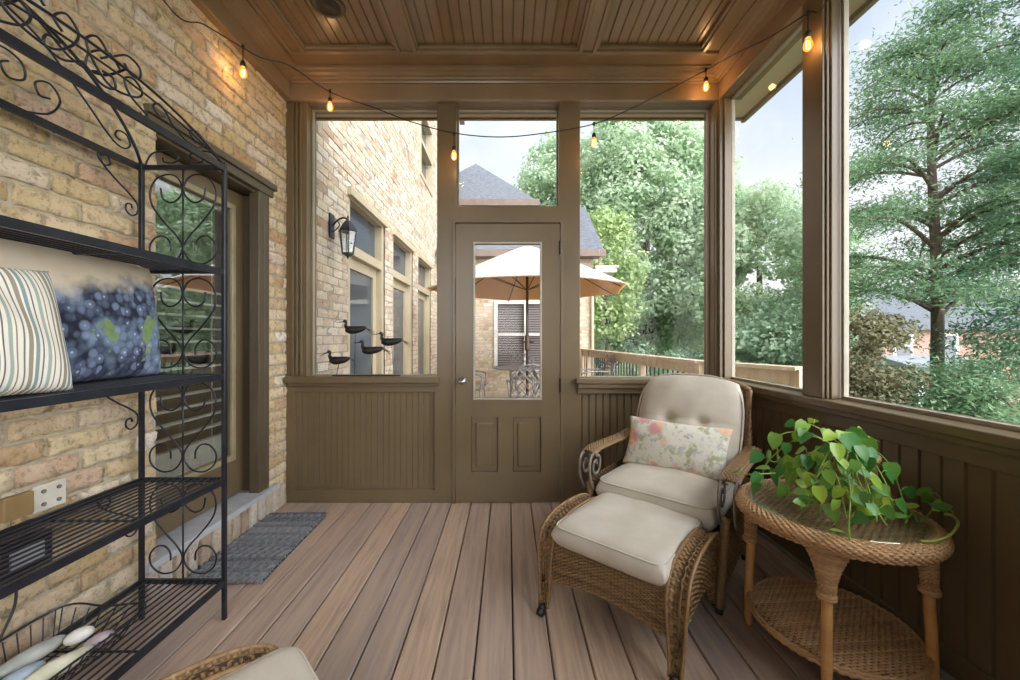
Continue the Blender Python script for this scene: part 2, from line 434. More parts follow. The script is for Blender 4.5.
# ------------------------------------------------------------------ right wall
mpR = lambda u, v, n: (XR-n, u, v)
mb = MB()
_sb(mb, mpR, YN, YB, .77, .86, -.12, 0, .5); _sb(mb, mpR, YN, YB, 0, .77, -.12, -.03, .5)
wr = mb.build('wall_right', paint, bevel=.003); wr['kind'] = 'structure'
mb = MB(); bead(mb, mpR, YN, YB, .10, .77, .075, g=.006, d=.007, n=-.014); mb.build('beadboard', paint, wr)
mb = MB(); _sb(mb, mpR, YN, YB, 0, .10, -.03, 0, .5); o = mb.build('baseboard_right', paint, bevel=.004); o['kind'] = 'structure'
mb = MB(); mb.box(XR-.02, XR, YN, YB, 0, .02); mb.build('shoe', P('greige_shoe', (150,142,128), rough=.4), o, bevel=.006)
mb = MB(); mb.box(1.475, 1.72, YN, YB+.10, .862, .90); mb.box(1.50, XR, YN, YB, .835, .862)
o = mb.build('trim_11', paint, bevel=.006); o['kind'] = 'structure'
def post(nm, y0, y1):
    mb = MB(); mb.box(1.50, 1.60, y0, y1, .90, ZB)
    for a, b in ((y0-.018, y0), (y1, y1+.018)):
        mb.box(1.53, 1.57, a, b, .90, ZB)
    for a, b in ((y0-.009, y0), (y1, y1+.009)): mb.box(1.515, 1.53, a, b, .90, ZB)
    o = mb.build(nm, paint, bevel=.004); o['kind'] = 'structure'
post('trim_12', 1.863, 1.99); post('trim_13', .25, .38); post('trim_14', -1.3, -1.17)
mb = MB(); mb.box(1.494, 1.60, YB-.003, 2.965, 0, 3.05); mb.box(1.50,1.585,YB-.05,YB,.90,ZB); mb.box(1.489,1.51,YB-.025,YB-.002,.9,ZB); mb.box(1.525,1.575,YB-.066,YB-.05,.9,ZB)
o = mb.build('trim_15', paint, bevel=.004); o['kind'] = 'structure'
window('window_4', mpR, 2.008, YB-.050, .90, ZB, -.06, -.035, .016)
window('window_5', mpR, .398, 1.845, .90, ZB, -.06, -.035, .016)
window('window_6', mpR, -1.138, .218, .90, ZB, -.06, -.035, .022)

# ------------------------------------------------------------------ ceiling
mpC = lambda u, v, n: (u, v, 3.098-n)
ZC = 3.068; CY = 2.55
mb = MB()
pan = [(-1.335,-.725), (-.60,.465), (.575,1.272)]
bays = [(p[0], p[1], YN, CY) for p in pan]
mp = lambda u, v, n: (u, v, ZC+n)
slab(mb, mp, XL, 1.64, YN, 2.96, 0, .03, bays)
ce = mb.build('ceiling', paint_lit, bevel=.002); ce['kind'] = 'structure'
mb = MB()
for a, b in pan: bead(mb, mpC, a, b, YN, CY, .062, g=.0045, d=-.005, n=0.)
mb.build('beadboard', paint_lit, ce)
mb = MB(); mb.box(XL-.05, 1.85, YN, 3.08, 3.105, 3.2); mb.build('roof_slab', P('roof_board', (90,80,70), rough=.9), ce)
mb = MB()
for a, b in pan:
    for (x0, x1, y0, y1) in ((a, a+.02, YN, CY), (b-.02, b, YN, CY), (a, b, CY-.02, CY)): mb.box(x0, x1, y0, y1, ZC+.004, ZC+.03)
    for (x0, x1, y0, y1) in ((a-.022, a+.005, YN, CY+.022), (b-.005, b+.022, YN, CY+.022), (a-.022, b+.022, CY-.005, CY+.022)): mb.box(x0, x1, y0, y1, ZC-.012, ZC+.01)
o = mb.build('trim_16', paint_lit, bevel=.005, seg=3); o['kind'] = 'structure'
# crown in steps
def crown(nm, f):
    mb = MB(); pr = [(0,3.0),(.012,3.0),(.016,3.012),(.03,3.014),(.036,3.026),(.05,3.030),(.06,3.045),(.078,3.050),(.084,3.058),(.10,3.060),(.10,3.07),(0,3.07)]
    f(mb, pr); o = mb.build(nm, paint_lit); o['kind'] = 'structure'
crown('trim_17', lambda m, p: m.prism([(YB-.035-a, b) for a, b in p], 0, XL+.03, 1.52))
crown('trim_18', lambda m, p: m.prism([(1.50-a, b) for a, b in p], 1, YN, YB-.03))
crown('trim_19', lambda m, p: m.prism([(XL+.05+a, b) for a, b in p], 1, YN, YB-.03))
for nm, (x0, x1, y0, y1) in (('trim_20', (XL+.15, 1.40, YB-.26, YB-.235)),('trim_21', (1.375,1.40,YN,YB-.26)),('trim_22',(XL+.165,XL+.185,YN,YB-.26))):
    mb = MB(); mb.box(x0, x1, y0, y1, ZC-.014, ZC+.004); o = mb.build(nm, paint_lit, bevel=.006, seg=3); o['kind'] = 'structure'
# eave outside
mb = MB(); mb.box(1.66, 1.85, YN, 3.08, 2.93, 2.95); mb.box(XL, 1.66, 2.96, 3.08, 2.93, 2.95); o = mb.build('soffit', soffitp); o['kind'] = 'structure'
mb = MB(); mb.box(1.85, 1.88, YN, 3.10, 2.90, 3.22); mb.box(XL-.0, 1.85, 3.08, 3.10, 2.915, 3.22); o = mb.build('fascia', P('fascia_paint', (140,126,104), rough=.5)); o['kind'] = 'structure'

# ceiling speaker
sp = thing('ceiling_speaker', 'round dark recessed speaker in the left ceiling panel', 'speaker', (-1.03, 2.235, 3.098))
dark = P('dark_plastic', (48,44,42), rough=.5)
mb = MB(); mb.lathe([(.062,-.001),(.066,-.008),(.088,-.008),(.094,-.002),(.094,0)], 32); mb.build('ring', P('brown_ring', (70,58,48), rough=.4), sp, smooth=True)
mb = MB(); mb.lathe([(.064,.0),(.060,-.002),(.03,-.0045),(.026,-.008),(.014,-.011),(0.0,-.012)], 32); mb.build('cone', dark, sp, smooth=True)

# ------------------------------------------------------------------ baker's rack
rk = thing('bakers_rack', 'tall black wrought iron rack with scrollwork ends against the brick wall', 'rack', (-1.375, 1.10, 0))
hx, hy = .175, .55; SZ = [.17, .60, 1.04, 1.48, 1.92]
for sx in (-1, 1):
    for sy in (-1, 1):
        mb = MB(); mb.box(sx*hx-.008, sx*hx+.008, sy*hy-.008, sy*hy+.008, 0, 1.93); mb.build('post', blackiron, rk, bevel=.002)
for i, z in enumerate(SZ):
    mb = MB()
    for sx in (-1, 1): mb.box(sx*hx-.006, sx*hx+.006, -hy, hy, z-.026, z)
    for sy in (-1, 1): mb.box(-hx, hx, sy*hy-.006, sy*hy+.006, z-.018, z)
    if i < 4:
        for k in range(1, 12):
            x = -hx + 2*hx*k/12; mb.tube([(x,-hy,z-.005),(x,hy,z-.005)], .0035, 6)
        for y in (-hy/3, hy/3): mb.tube([(-hx,y,z-.012),(hx,y,z-.012)], .004, 6)
    mb.build('shelf' if i < 4 else 'top_frame', blackiron, rk)
up = [(.095,.245),(.085,.20),(.05,.183),(.015,.205),(.003,.24),(.02,.285),(.06,.302),(.11,.285),(.138,.235),(.13,.17),(.08,.10),(.03,.045),(.004,0),(.010,-.035),(.04,-.068),(.09,-.075),(.132,-.045),(.140,0),(.115,.035),(.08,.04),(.055,.015),(.052,-.02)]
for sy in (-1, 1):
    for i in range(4):
        zb = SZ[i] + .10; mb = MB()
        mb.tube([(0, sy*hy, SZ[i]), (0, sy*hy, SZ[i+1]-.01)], .0035, 6)
        for sx in (-1, 1):
            mb.tube([(sx*p[0], sy*hy, zb+p[1]) for p in spline(up, 6)], .0035, 6)
        mb.build('scroll_panel', blackiron, rk, smooth=True)
# back corner scroll braces
br = [(.16,-.012),(.135,-.005),(.125,-.03),(.145,-.045),(.165,-.03),(.17,-.01),(.15,-.045),(.10,-.085),(.04,-.125),(.012,-.155),(.016,-.19),(.04,-.205),(.062,-.19),(.06,-.165),(.042,-.160),(.036,-.175)]
for sy in (-1, 1):
    for i in range(1, 5):
        mb = MB(); mb.tube([(-hx, sy*(hy-.005-p[0]), SZ[i]-.02+p[1]) for p in spline(br, 6)], .0035, 6); mb.build('scroll_brace', blackiron, rk, smooth=True)
# crown: front arch, back arch with scrolls
def arch(h, n=40): 
    t = np.linspace(-1, 1, n); return t*hy, h*(1-np.abs(t)**2.2)
mb = MB(); y, z = arch(.12); mb.tube(np.stack([np.full_like(y, hx), y, 1.92+z], 1), .0045, 6)
y, z = arch(.085); mb.tube(np.stack([np.full_like(y, hx), y, 1.92+z], 1), .0035, 6)
for s in (-1, 1):
    c1 = [(.40,.02),(.37,.045),(.40,.065),(.44,.045),(.42,.012),(.36,.006),(.30,.03),(.27,.06),(.24,.075),(.22,.055),(.24,.035),(.265,.045)]
    mb.tube([(hx, s*p[0], 1.92+p[1]) for p in spline(c1, 6)], .0035, 6)
    c2 = [(.20,.01),(.14,.04),(.12,.08),(.15,.10),(.18,.075),(.155,.045),(.08,.03),(.03,.07),(.01,.12),(.04,.15),(.07,.12),(.05,.095)]
    mb.tube([(hx, s*p[0], 1.92+p[1]) for p in spline(c2, 6)], .0035, 6)
    c3 = [(.09,.13),(.13,.16),(.17,.15),(.17,.115),(.14,.11),(.12,.13)]
    mb.tube([(hx, s*p[0], 1.92+p[1]) for p in spline(c3, 6)], .0035, 6)
    c4 = [(.0,.05),(.05,.02),(.09,.03),(.085,.06),(.055,.06)]
    mb.tube([(hx, s*p[0], 1.92+p[1]) for p in spline(c4, 6)], .0035, 6)
mb.build('front_crest', blackiron, rk, smooth=True)
mb = MB()
t = np.linspace(-1, 1, 50); mb.tube(np.stack([np.full_like(t, -hx), t*hy, 1.92+.36*(1-np.abs(t)**2.0)**.75], 1), .006, 6)
for s in (-1, 1):
    c = [(.10,.30),(.20,.255),(.32,.15),(.42,.055),(.47,.035),(.50,.06),(.485,.095),(.45,.095),(.44,.07),(.46,.06)]
    mb.tube([(-hx, s*p[0], 1.92+p[1]) for p in spline(c, 6)], .0035, 6)
    c = [(.02,.02),(.03,.10),(.08,.16),(.14,.15),(.15,.10),(.11,.08),(.09,.11),(.11,.13)]
    mb.tube([(-hx, s*p[0], 1.92+p[1]) for p in spline(c, 6)], .0035, 6)
    c = [(.16,.0),(.22,.03),(.25,.09),(.22,.13),(.18,.11),(.19,.075),(.22,.08)]
    mb.tube([(-hx, s*p[0], 1.92+p[1]) for p in spline(c, 6)], .0035, 6)
    c = [(.0,.34),(.05,.30),(.06,.24),(.03,.21),(.005,.24)]
    mb.tube([(-hx, s*p[0], 1.92+p[1]) for p in spline(c, 6)], .0035, 6)
mb.build('back_crest', blackiron, rk, smooth=True)
for s in (-1, 1):
    for q in (.0,):
        mb = MB()
        c = [(-.16,.0),(-.13,.05),(-.06,.06),(-.02,.035),(-.04,.012),(-.08,.015),(-.085,.035)]
        for sg in (-1, 1): mb.tube([(sg*p[0], s*hy, 1.92+p[1]) for p in spline(c, 6)], .0035, 6)
        mb.build('side_crest', blackiron, rk, smooth=True)
for yy in (-.13, .13):
    mb = MB(); c = [(hx, .12),(hx-.08,.10),(0,.15),(-hx+.08,.26),(-hx,.345)]
    mb.tube([(p[0], yy, 1.92+p[1]) for p in spline(c, 8)], .004, 6)
    c = [(hx-.02,.11),(hx-.06,.17),(hx-.12,.17),(hx-.13,.12),(hx-.09,.11)]
    mb.tube([(p[0], yy, 1.92+p[1]) for p in spline(c, 8)], .0035, 6)
    mb.build('crest_brace', blackiron, rk, smooth=True)

# ------------------------------------------------------------------ soft goods
def pillow_mb(w, h, t, n=36, pinch=.05, wr=.004, seed=1, corner=.5):
    mb = MB(); r = np.random.default_rng(seed); u = np.linspace(-1, 1, n)
    X, Z = np.meshgrid(u, u, indexing='ij')
    prof = ((1-X**2)*(1-Z**2)).clip(0)**corner
    wv = sum(r.uniform(.3, 1)*np.sin(X*r.uniform(3, 10)+Z*r.uniform(-8, 8)+r.uniform(0, 6)) for _ in range(6))/3
    px = X*w/2*(1-pinch*(1-Z**2)); pz = Z*h/2*(1-pinch*(1-X**2))
    for s in (-1, 1): mb.grid(np.stack([px, s*(prof*t/2 + wv*wr*prof), pz], -1))
    return mb
def uvmat_grapes():
    g = NT('grape_print_linen'); v = coords(g)
    sx = g.t.nodes.new('ShaderNodeSeparateXYZ'); g.l(v, sx.inputs[0])
    X, Z = sx.outputs[0], sx.outputs[2]
    flatv = g.t.nodes.new('ShaderNodeCombineXYZ'); g.l(X, flatv.inputs[0]); g.l(Z, flatv.inputs[1]); fv = flatv.outputs[0]
    vo = g.t.nodes.new('ShaderNodeTexVoronoi'); vo.inputs['Scale'].default_value = 36; vo.inputs['Randomness'].default_value = .7; g.l(fv, vo.inputs['Vector'])
    hue = g.t.nodes.new('ShaderNodeSeparateColor'); g.l(vo.outputs['Color'], hue.inputs[0])
    berry = mixc(g, hue.outputs[0], lin((34,42,66)), lin((112,126,152)))
    berry = mixc(g, ramp(g, vo.outputs['Distance'], [(.45,(0,0,0,1)),(.75,(1,1,1,1))]), berry, lin((18,24,44)))
    berry = mixc(g, ramp(g, vo.outputs['Distance'], [(.0,(1,1,1,1)),(.22,(0,0,0,1))]), berry, lin((200,212,228)))
    n1 = noise(g, fv, 6, 3)
    berry = mixc(g, mathn(g, 'MULTIPLY', ramp(g, n1, [(.5,(0,0,0,1)),(.62,(1,1,1,1))]), .45), berry, lin((140,162,188)))
    n2 = noise(g, fv, 7.5, 4); 
    lf_ = mixc(g, noise(g, fv, 30, 3), lin((70,100,60)), lin((140,160,110)))
    low = mathn(g, 'MULTIPLY', mathn(g, 'GREATER_THAN', n2, .60), mathn(g, 'LESS_THAN', Z, .02))
    c = mixc(g, low, berry, lf_)
    # sandy top edge
    wav = mathn(g, 'ADD', mathn(g, 'ADD', Z, mathn(g, 'MULTIPLY', noise(g, fv, 9, 3), .16)), mathn(g, 'MULTIPLY', X, -.16))
    top = ramp(g, wav, [(.15,(0,0,0,1)),(.21,(1,1,1,1))])
    sand = mixc(g, noise(g, fv, 12, 3), lin((186,168,140)), lin((206,196,178)))
    c = mixc(g, top, c, sand)
    g.l(c, g.b.inputs['Base Color']); g.b.inputs['Roughness'].default_value = .85
    bump(g, noise(g, v, 300, 2), .2, .002); return g.m
def stripes():
    g = NT('striped_ticking'); v = coords(g); sx = g.t.nodes.new('ShaderNodeSeparateXYZ'); g.l(v, sx.inputs[0])
    f = mathn(g, 'FRACT', mathn(g, 'MULTIPLY', mathn(g, 'ADD', sx.outputs[0], 5.), 11.5))
    cr, st = (232,226,212), [(0,(232,226,212)),(.10,(118,118,116)),(.15,(232,226,212)),(.24,(150,140,124)),(.36,(232,226,212)),(.42,(130,150,148)),(.52,(226,220,206)),(.60,(96,98,104)),(.64,(226,220,206)),(.74,(158,170,160)),(.84,(232,226,212)),(.92,(140,126,106)),(.96,(232,226,212))]
    c = ramp(g, f, [(p, lin(q)) for p, q in st], 'CONSTANT')
    g.l(c, g.b.inputs['Base Color']); g.b.inputs['Roughness'].default_value = .9; bump(g, noise(g, v, 250, 2), .3, .002); return g.m
def floral():
    g = NT('floral_print'); v = coords(g)
    sx = g.t.nodes.new('ShaderNodeSeparateXYZ'); g.l(v, sx.inputs[0])
    fl_ = g.t.nodes.new('ShaderNodeCombineXYZ'); g.l(sx.outputs[0], fl_.inputs[0]); g.l(sx.outputs[2], fl_.inputs[1]); fv = fl_.outputs[0]
    c = lin((226,222,208))
    c = mixc(g, ramp(g, noise(g, fv, 14, 4, .7), [(.52,(0,0,0,1)),(.60,(1,1,1,1))]), c, lin((176,178,140)))
    c = mixc(g, ramp(g, noise(g, fv, 23, 3, .6), [(.55,(0,0,0,1)),(.63,(1,1,1,1))]), c, lin((190,196,196)))
    vo = g.t.nodes.new('ShaderNodeTexVoronoi'); vo.inputs['Scale'].default_value = 7.5; g.l(fv, vo.inputs['Vector'])
    d = mathn(g, 'ADD', vo.outputs['Distance'], mathn(g, 'MULTIPLY', noise(g, fv, 40, 3), .25))
    pet = mixc(g, noise(g, fv, 50, 3), lin((226,164,130)), lin((238,214,176)))
    pet = mixc(g, ramp(g, noise(g, fv, 6, 1), [(.5,(0,0,0,1)),(.55,(1,1,1,1))]), pet, lin((214,156,156)))
    c = mixc(g, ramp(g, d, [(.44,(1,1,1,1)),(.58,(0,0,0,1))]), c, pet)
    g.l(c, g.b.inputs['Base Color']); g.b.inputs['Roughness'].default_value = .85; bump(g, noise(g, v, 200, 2), .2, .002); return g.m

def soft(name, mb, mat, label, cat, loc, rot):
    o = mb.build(name, mat, smooth=True); o.location = loc; o.rotation_euler = rot; tag(o, label, cat)
    bm = bmesh.new(); bm.from_mesh(o.data); bmesh.ops.remove_doubles(bm, verts=bm.verts, dist=.0005); bmesh.ops.recalc_face_normals(bm, faces=bm.faces); bm.to_mesh(o.data); bm.free()
    return o
soft('throw_pillow', pillow_mb(.58,.455,.15,seed=3,corner=.36,pinch=.03), uvmat_grapes(), 'rectangular pillow printed with blue grapes leaning on the rack shelf', 'pillow', (-1.45, 1.325, 1.263), (R(-6), 0, R(93)))
soft('throw_pillow', pillow_mb(.40,.355,.14,seed=5,pinch=.05,wr=.009,corner=.4), stripes(), 'striped ticking pillow in front of the grape pillow on the rack', 'pillow', (-1.30, .935, 1.21), (R(-12), 0, R(90)))

# ------------------------------------------------------------------ basket with stones
bk = thing('wire_basket', 'shallow black wire tray of stones on the bottom rack shelf', 'basket', (-1.415, 1.10, .174))
mb = MB(); 
def rect(x, y, z, r, n=5): return [(sx*x, sy*y, z) for sx, sy in ((-1,-1),(1,-1),(1,1),(-1,1))]
for (x, y, z, rr) in ((.15,.26,.075,.0035),(.11,.21,.004,.003)):
    mb.tube(spline([(-x,-y,z),(0,-y-.01,z),(x,-y,z),(x+.004,0,z),(x,y,z),(0,y+.01,z),(-x,y,z),(-x-.004,0,z)], 8, closed=True), rr, 6, closed=True)
for k in range(15):
    f = -1+2*k/14; 
    for s in (-1, 1): mb.tube([(s*.15, f*.25, .075), (s*.112, f*.21, .004)], .002, 5)
for k in range(7):
    f = -1+2*k/6
    for s in (-1, 1): mb.tube([(f*.14, s*.262, .075), (f*.10, s*.212, .004)], .002, 5)
mb.build('rim_wires', blackiron, bk)
mb = MB()
for k in range(14): f = -1+2*k/13; mb.tube([(-.11, f*.2, .004), (.11, f*.2, .004)], .0016, 5)
for k in range(9): f = -1+2*k/8; mb.tube([(f*.1, -.21, .006), (f*.1, .21, .006)], .0016, 5)
mb.build('base_wires', blackiron, bk)
def stone(loc, size, rz, c1, c2, label, seed):
    mb = MB(); mb.ball((0,0,0), size, 24, 16); V = mb.v[0]; r = np.random.default_rng(seed)
    for _ in range(5):
        d = r.normal(size=3)*18; V += V*(.05*np.sin(V@d + r.uniform(0,6)))[:,None]
    o = mb.build('river_stone', P('stone_%d' % seed, c1, c2, 18, .6, bmp=.15, bscale=60), smooth=True); o.location = loc; o.rotation_euler = (0, 0, rz)
    tag(o, label, 'stone')
stone((-1.47,1.19,.212),(.028,.095,.022),R(-14),(190,190,182),(160,160,152),'long pale grey stone nearest the brick in the wire tray',11)
stone((-1.405,1.11,.212),(.024,.068,.022),R(-6),(184,198,208),(150,164,176),'bluish grey stone in the middle of the wire tray',12)
stone((-1.34,1.155,.212),(.027,.085,.024),R(-16),(232,228,204),(206,200,170),'long cream stone at the front edge of the wire tray',13)
stone((-1.405,1.282,.214),(.024,.036,.022),R(-30),(236,230,220),(210,204,194),'round white stone at the far end of the wire tray',14)
stone((-1.335,1.268,.205),(.024,.038,.018),R(-20),(196,178,184),(160,144,152),'mauve grey stone beside the round white one in the tray',15)

# ------------------------------------------------------------------ outlet and power box on brick wall
ob = thing('outlet_box', 'tan covered outdoor outlet with white plate on the brick wall', 'outlet', (XL+.004, 1.30, .645))
mb = MB(); mb.box(0,.025,-.085,-.005,-.035,.040); mb.build('tan_cover', P('tan_plastic', (150,122,78), rough=.5), ob, bevel=.004)
mb = MB(); mb.box(0,.012,.0,.10,-.045,.045); wp = mb.build('white_plate', P('white_plastic', (214,206,190), rough=.4), ob, bevel=.004)
scr = P('screw_grey', (120,112,100), rough=.4)
for y in (.03,.075):
    for z in (-.022,.022): mb = MB(); mb.tube([(.011,y,z),(.016,y,z)], .007, 10); mb.build('screw', scr, wp)
pb = thing('power_adapter', 'black power adapter with cord fixed under the outlet behind the rack', 'adapter', (XL+.004, 1.27, .47))
mb = MB(); mb.box(0,.035,-.09,.07,-.07,.07); mb.build('case', P('black_plastic', (26,27,30), rough=.4), pb, bevel=.006)
mb = MB(); mb.box(.034,.042,-.05,.04,-.01,.045); mb.build('face', P('silver_face', (170,174,180), rough=.3), pb, bevel=.003)
mb = MB(); mb.tube(spline([(.02,-.02,-.07),(.025,-.03,-.14),(.02,-.07,-.24),(.02,-.08,-.36),(.02,-.10,-.46)], 8), .004, 6); mb.build('cord', dark, pb)

# ------------------------------------------------------------------ door mat
mt = thing('door_mat', 'charcoal grey chunky braided mat below the glass door', 'mat', (-1.39, 2.24, 0), R(1.5))
mb = MB(); nb = 22
yarn = P('charcoal_yarn', (142,142,144), (70,71,76), 60, .95, bmp=.5, bscale=300, tint=.5, lo=.3, hi=.7)
for r_ in range(nb):
    y = -.35+.70*r_/(nb-1); n = 110; x = np.linspace(-.185, .185, n)
    for ph in (0, math.pi):
        p = np.stack([x, y+.0085*np.sin(x*140+ph+r_*1.4), .014+.008*np.cos(x*140+ph+r_*1.4)], 1)
        mb.tube(p, .0098, 6, tint=rng.uniform(0,1))
mb.build('braid', yarn, mt, smooth=True)
mb = MB(); mb.box(-.187,.187,-.354,.354,.001,.010); mb.build('backing', P('mat_back', (44,46,54), rough=.95), mt)

# ------------------------------------------------------------------ wicker
def weave(mb, S, rows, stakes, r, amp, flat=.55, ncs=5, steps=4, v0=0., v1=1., mask=None, wob=0):
    for j in range(rows):
        v = v0+(v1-v0)*(j+.5)/rows; n = stakes*steps+1; u = np.linspace(0, 1, n); e = 1e-3
        vv = np.full(n, v); P0 = S(u, vv); Du = S(np.minimum(u+e, 1), vv)-S(np.maximum(u-e, 0), vv); Dv = S(u, vv+e)-S(u, vv-e)
        Du /= np.linalg.norm(Du,axis=1)[:,None]+1e-12; N = np.cross(Du, Dv); N /= np.linalg.norm(N,axis=1)[:,None]+1e-12
        B = np.cross(N, Du)
        C = P0 + N*(amp*np.cos(math.pi*(u*stakes)+math.pi*(j//1)))[:,None]
        th = np.linspace(0, 2*math.pi, ncs, endpoint=False)
        V = C[:,None] + r*(B[:,None]*np.cos(th)[None,:,None] + flat*N[:,None]*np.sin(th)[None,:,None])
        if mask is not None:
            keep = mask(C)
            idx = np.where(keep)[0]
            if len(idx) < 3: continue
            V = V[idx[0]:idx[-1]+1]
        mb.grid(V, rng.uniform(0,1), cv=True)
def stakes_(mb, S, stakes, r, n=20, v0=0., v1=1.):
    for k in range(stakes+1):
        u = np.full(n, k/stakes); v = np.linspace(v0, v1, n); mb.tube(S(u, v), r, 5, tint=rng.uniform(0,.6))
def sheet(mb, S, nu=30, nv=16, v0=0., v1=1.):
    U, Vv = np.meshgrid(np.linspace(0,1,nu), np.linspace(v0,v1,nv), indexing='ij')
    mb.grid(S(U.ravel(), Vv.ravel()).reshape(nu, nv, 3), .3)
wick = P('honey_wicker', (164,130,88), (98,72,46), 60, .5, bmp=.2, bscale=250, tint=.6, lo=.3, hi=.7)
wickT = P('table_wicker', (208,168,122), (158,118,80), 60, .5, bmp=.2, bscale=250, tint=.6, lo=.3, hi=.7)
wickB = P('wicker_backing', (70,48,30), rough=.8)
greyrattan = P('weathered_rattan_strap', (132,120,108), (100,88,78), 30, .5)
cush = P('beige_cushion', (206,197,182), (194,184,168), 7, .85, bmp=.25, bscale=160, bdist=.002)
pipe_m = P('dark_piping', (120,110,96), rough=.8)

def ribbon(path, width, axis=0, crown_=.010, taper=False):
    """surface following a (y,z) path with a width along x; v across"""
    p = np.asarray(path, float); d = np.gradient(p, axis=0); L = np.concatenate([[0], np.cumsum(np.linalg.norm(np.diff(p,axis=0),axis=1))]); L /= L[-1]
    d /= np.linalg.norm(d,axis=1)[:,None]; nn = np.stack([-d[:,1], d[:,0]], 1)
    def S(u, v, xc=0.):
        y = np.interp(u, L, p[:,0]); z = np.interp(u, L, p[:,1]); ny = np.interp(u, L, nn[:,0]); nz = np.interp(u, L, nn[:,1])
        w = (v-.5)*2; h = crown_*(1-w**2)
        tp = 1. if not taper else .55+.45*np.clip((z-.03)/.25, 0, 1)
        return np.stack([xc + w*width/2*tp, y+ny*h, z+nz*h], -1)
    return S

def cushion_mb(w, d, t, n=26, e=.32, puff=.02, seed=2):
    """seat cushion lying flat: boxy with soft edges and a domed top"""
    mb = MB(); u = np.linspace(-1, 1, n); X, Y = np.meshgrid(u, u, indexing='ij')
    sx = np.sin(X*math.pi/2); sy = np.sin(Y*math.pi/2); X, Y = sx, sy
    ed = ((1-np.abs(X)**14)*(1-np.abs(Y)**14)).clip(0)**.5
    r = np.random.default_rng(seed)
    wv = sum(np.sin(X*r.uniform(2,7)+Y*r.uniform(-7,7)+r.uniform(0,6)) for _ in range(5))*.0016
    rd = 1-.02*(np.abs(X*Y)**6)
    zt = t/2*ed + (puff*(1-X**2)*(1-Y**2)+wv)*ed; zb = -t/2*ed
    for z in (zt, zb): mb.grid(np.stack([sx*w/2*rd, sy*d/2*rd, z], -1))
    # side skirt: fatten edge
    return mb
def weld(o, d=.0006):
    bm = bmesh.new(); bm.from_mesh(o.data); bmesh.ops.remove_doubles(bm, verts=bm.verts, dist=d); bmesh.ops.recalc_face_normals(bm, faces=bm.faces); bm.to_mesh(o.data); bm.free(); return o
def piping(w, d, z, r=.0045, rc=.04):
    pts = []
    for cx, cy, a0 in ((w/2-rc, d/2-rc, 0), (-w/2+rc, d/2-rc, 90), (-w/2+rc, -d/2+rc, 180), (w/2-rc, -d/2+rc, 270)):
        for a in np.linspace(a0, a0+90, 6): pts.append((cx+rc*math.cos(R(a)), cy+rc*math.sin(R(a)), z))
    return pts

def make_ottoman(label, loc, rz, group=None):
    o = thing('wicker_ottoman', label, 'ottoman', loc, rz, group)
    path = spline([(-.258,.03),(-.250,.10),(-.250,.20),(-.243,.29),(-.205,.355),(-.12,.390),(0,.398),(.12,.390),(.205,.355),(.243,.29),(.250,.20),(.250,.10),(.258,.03)], 8)
    S = ribbon(path[:, :], .070, crown_=-.012, taper=True)
    for s in (-1, 1):
        mb = MB(); Sx = lambda u, v: S(u, v, s*.275)
        # weave across the band (strands run along the arch, crossing short ribs)
        weave(mb, lambda u, v: Sx(v, u), 84, 5, .0062, .0046, steps=6)
        mb.build('side_rim', wick, o, smooth=True)
        mb = MB(); sheet(mb, Sx, 60, 6); 
        for e_ in (0., 1.):
            mb.tube(Sx(np.linspace(0,1,70), np.full(70, e_)), .007, 6)
        mb.build('rim_frame', wick, o, smooth=True)
        # outer side panel under the arch
        yy = path[(path[:,1] > .10)]
        def Sp(u, v):
            y = -.25+.50*u; top = np.interp(y, path[8:-8,0], path[8:-8,1]) ; bot = .13+.05*np.sin(math.pi*u)
            return np.stack([np.full_like(u, s*.285)+0*v, y, bot+(top-bot)*v], -1)
        mb = MB(); weave(mb, Sp, 24, 26, .0046, .003, steps=4); mb.build('side_panel', wick, o, smooth=True)
        mb = MB(); sheet(mb, lambda u, v: Sp(u, v)-np.array([s*.004,0,0]), 24, 10); mb.build('side_backing', wickB, o)
    for s in (-1, 1):
        def Sf(u, v):
            x = -.245+.49*u; bot = .135+.035*np.sin(math.pi*u)
            return np.stack([x, np.full_like(u, s*.235)+0*v, bot+(.325-bot)*v], -1)
        mb = MB(); weave(mb, Sf, 24, 34, .0042, .0028, steps=4); mb.build('front_panel', wick, o, smooth=True)
        mb = MB(); sheet(mb, lambda u, v: Sf(u, v)-np.array([0,s*.004,0]), 24, 10); mb.build('front_backing', wickB, o)
    for sx in (-1, 1):
        for sy in (-1, 1):
            mb = MB(); mb.tube([(sx*.275, sy*.262, .04),(sx*.275, sy*.275,.028)], .016, 8); mb.tube([(sx*.275-.012, sy*.278, .017),(sx*.275+.012, sy*.278,.017)], .017, 12); mb.build('caster', dark, o, smooth=True)
    mb = cushion_mb(.487, .515, .105, puff=.014, seed=4); c = weld(mb.build('cushion', cush, o, smooth=True)); c.location = (0, -.002, .352)
    mb = MB(); mb.tube(piping(.468, .494, .036, rc=.05), .004, 6, closed=True); mb.build('piping', cush, c, smooth=True)
    mb = MB(); mb.box(-.24,.24,-.23,.23,.30,.318); mb.build('deck', wickB, o)
    return o
YAW = R(-41)
make_ottoman('wicker ottoman with beige cushion in front of the armchair', (.53, 1.70, 0), YAW)
make_ottoman('white cushioned wicker ottoman cut off by the bottom photo edge', (-.57, .69, 0), R(-45))

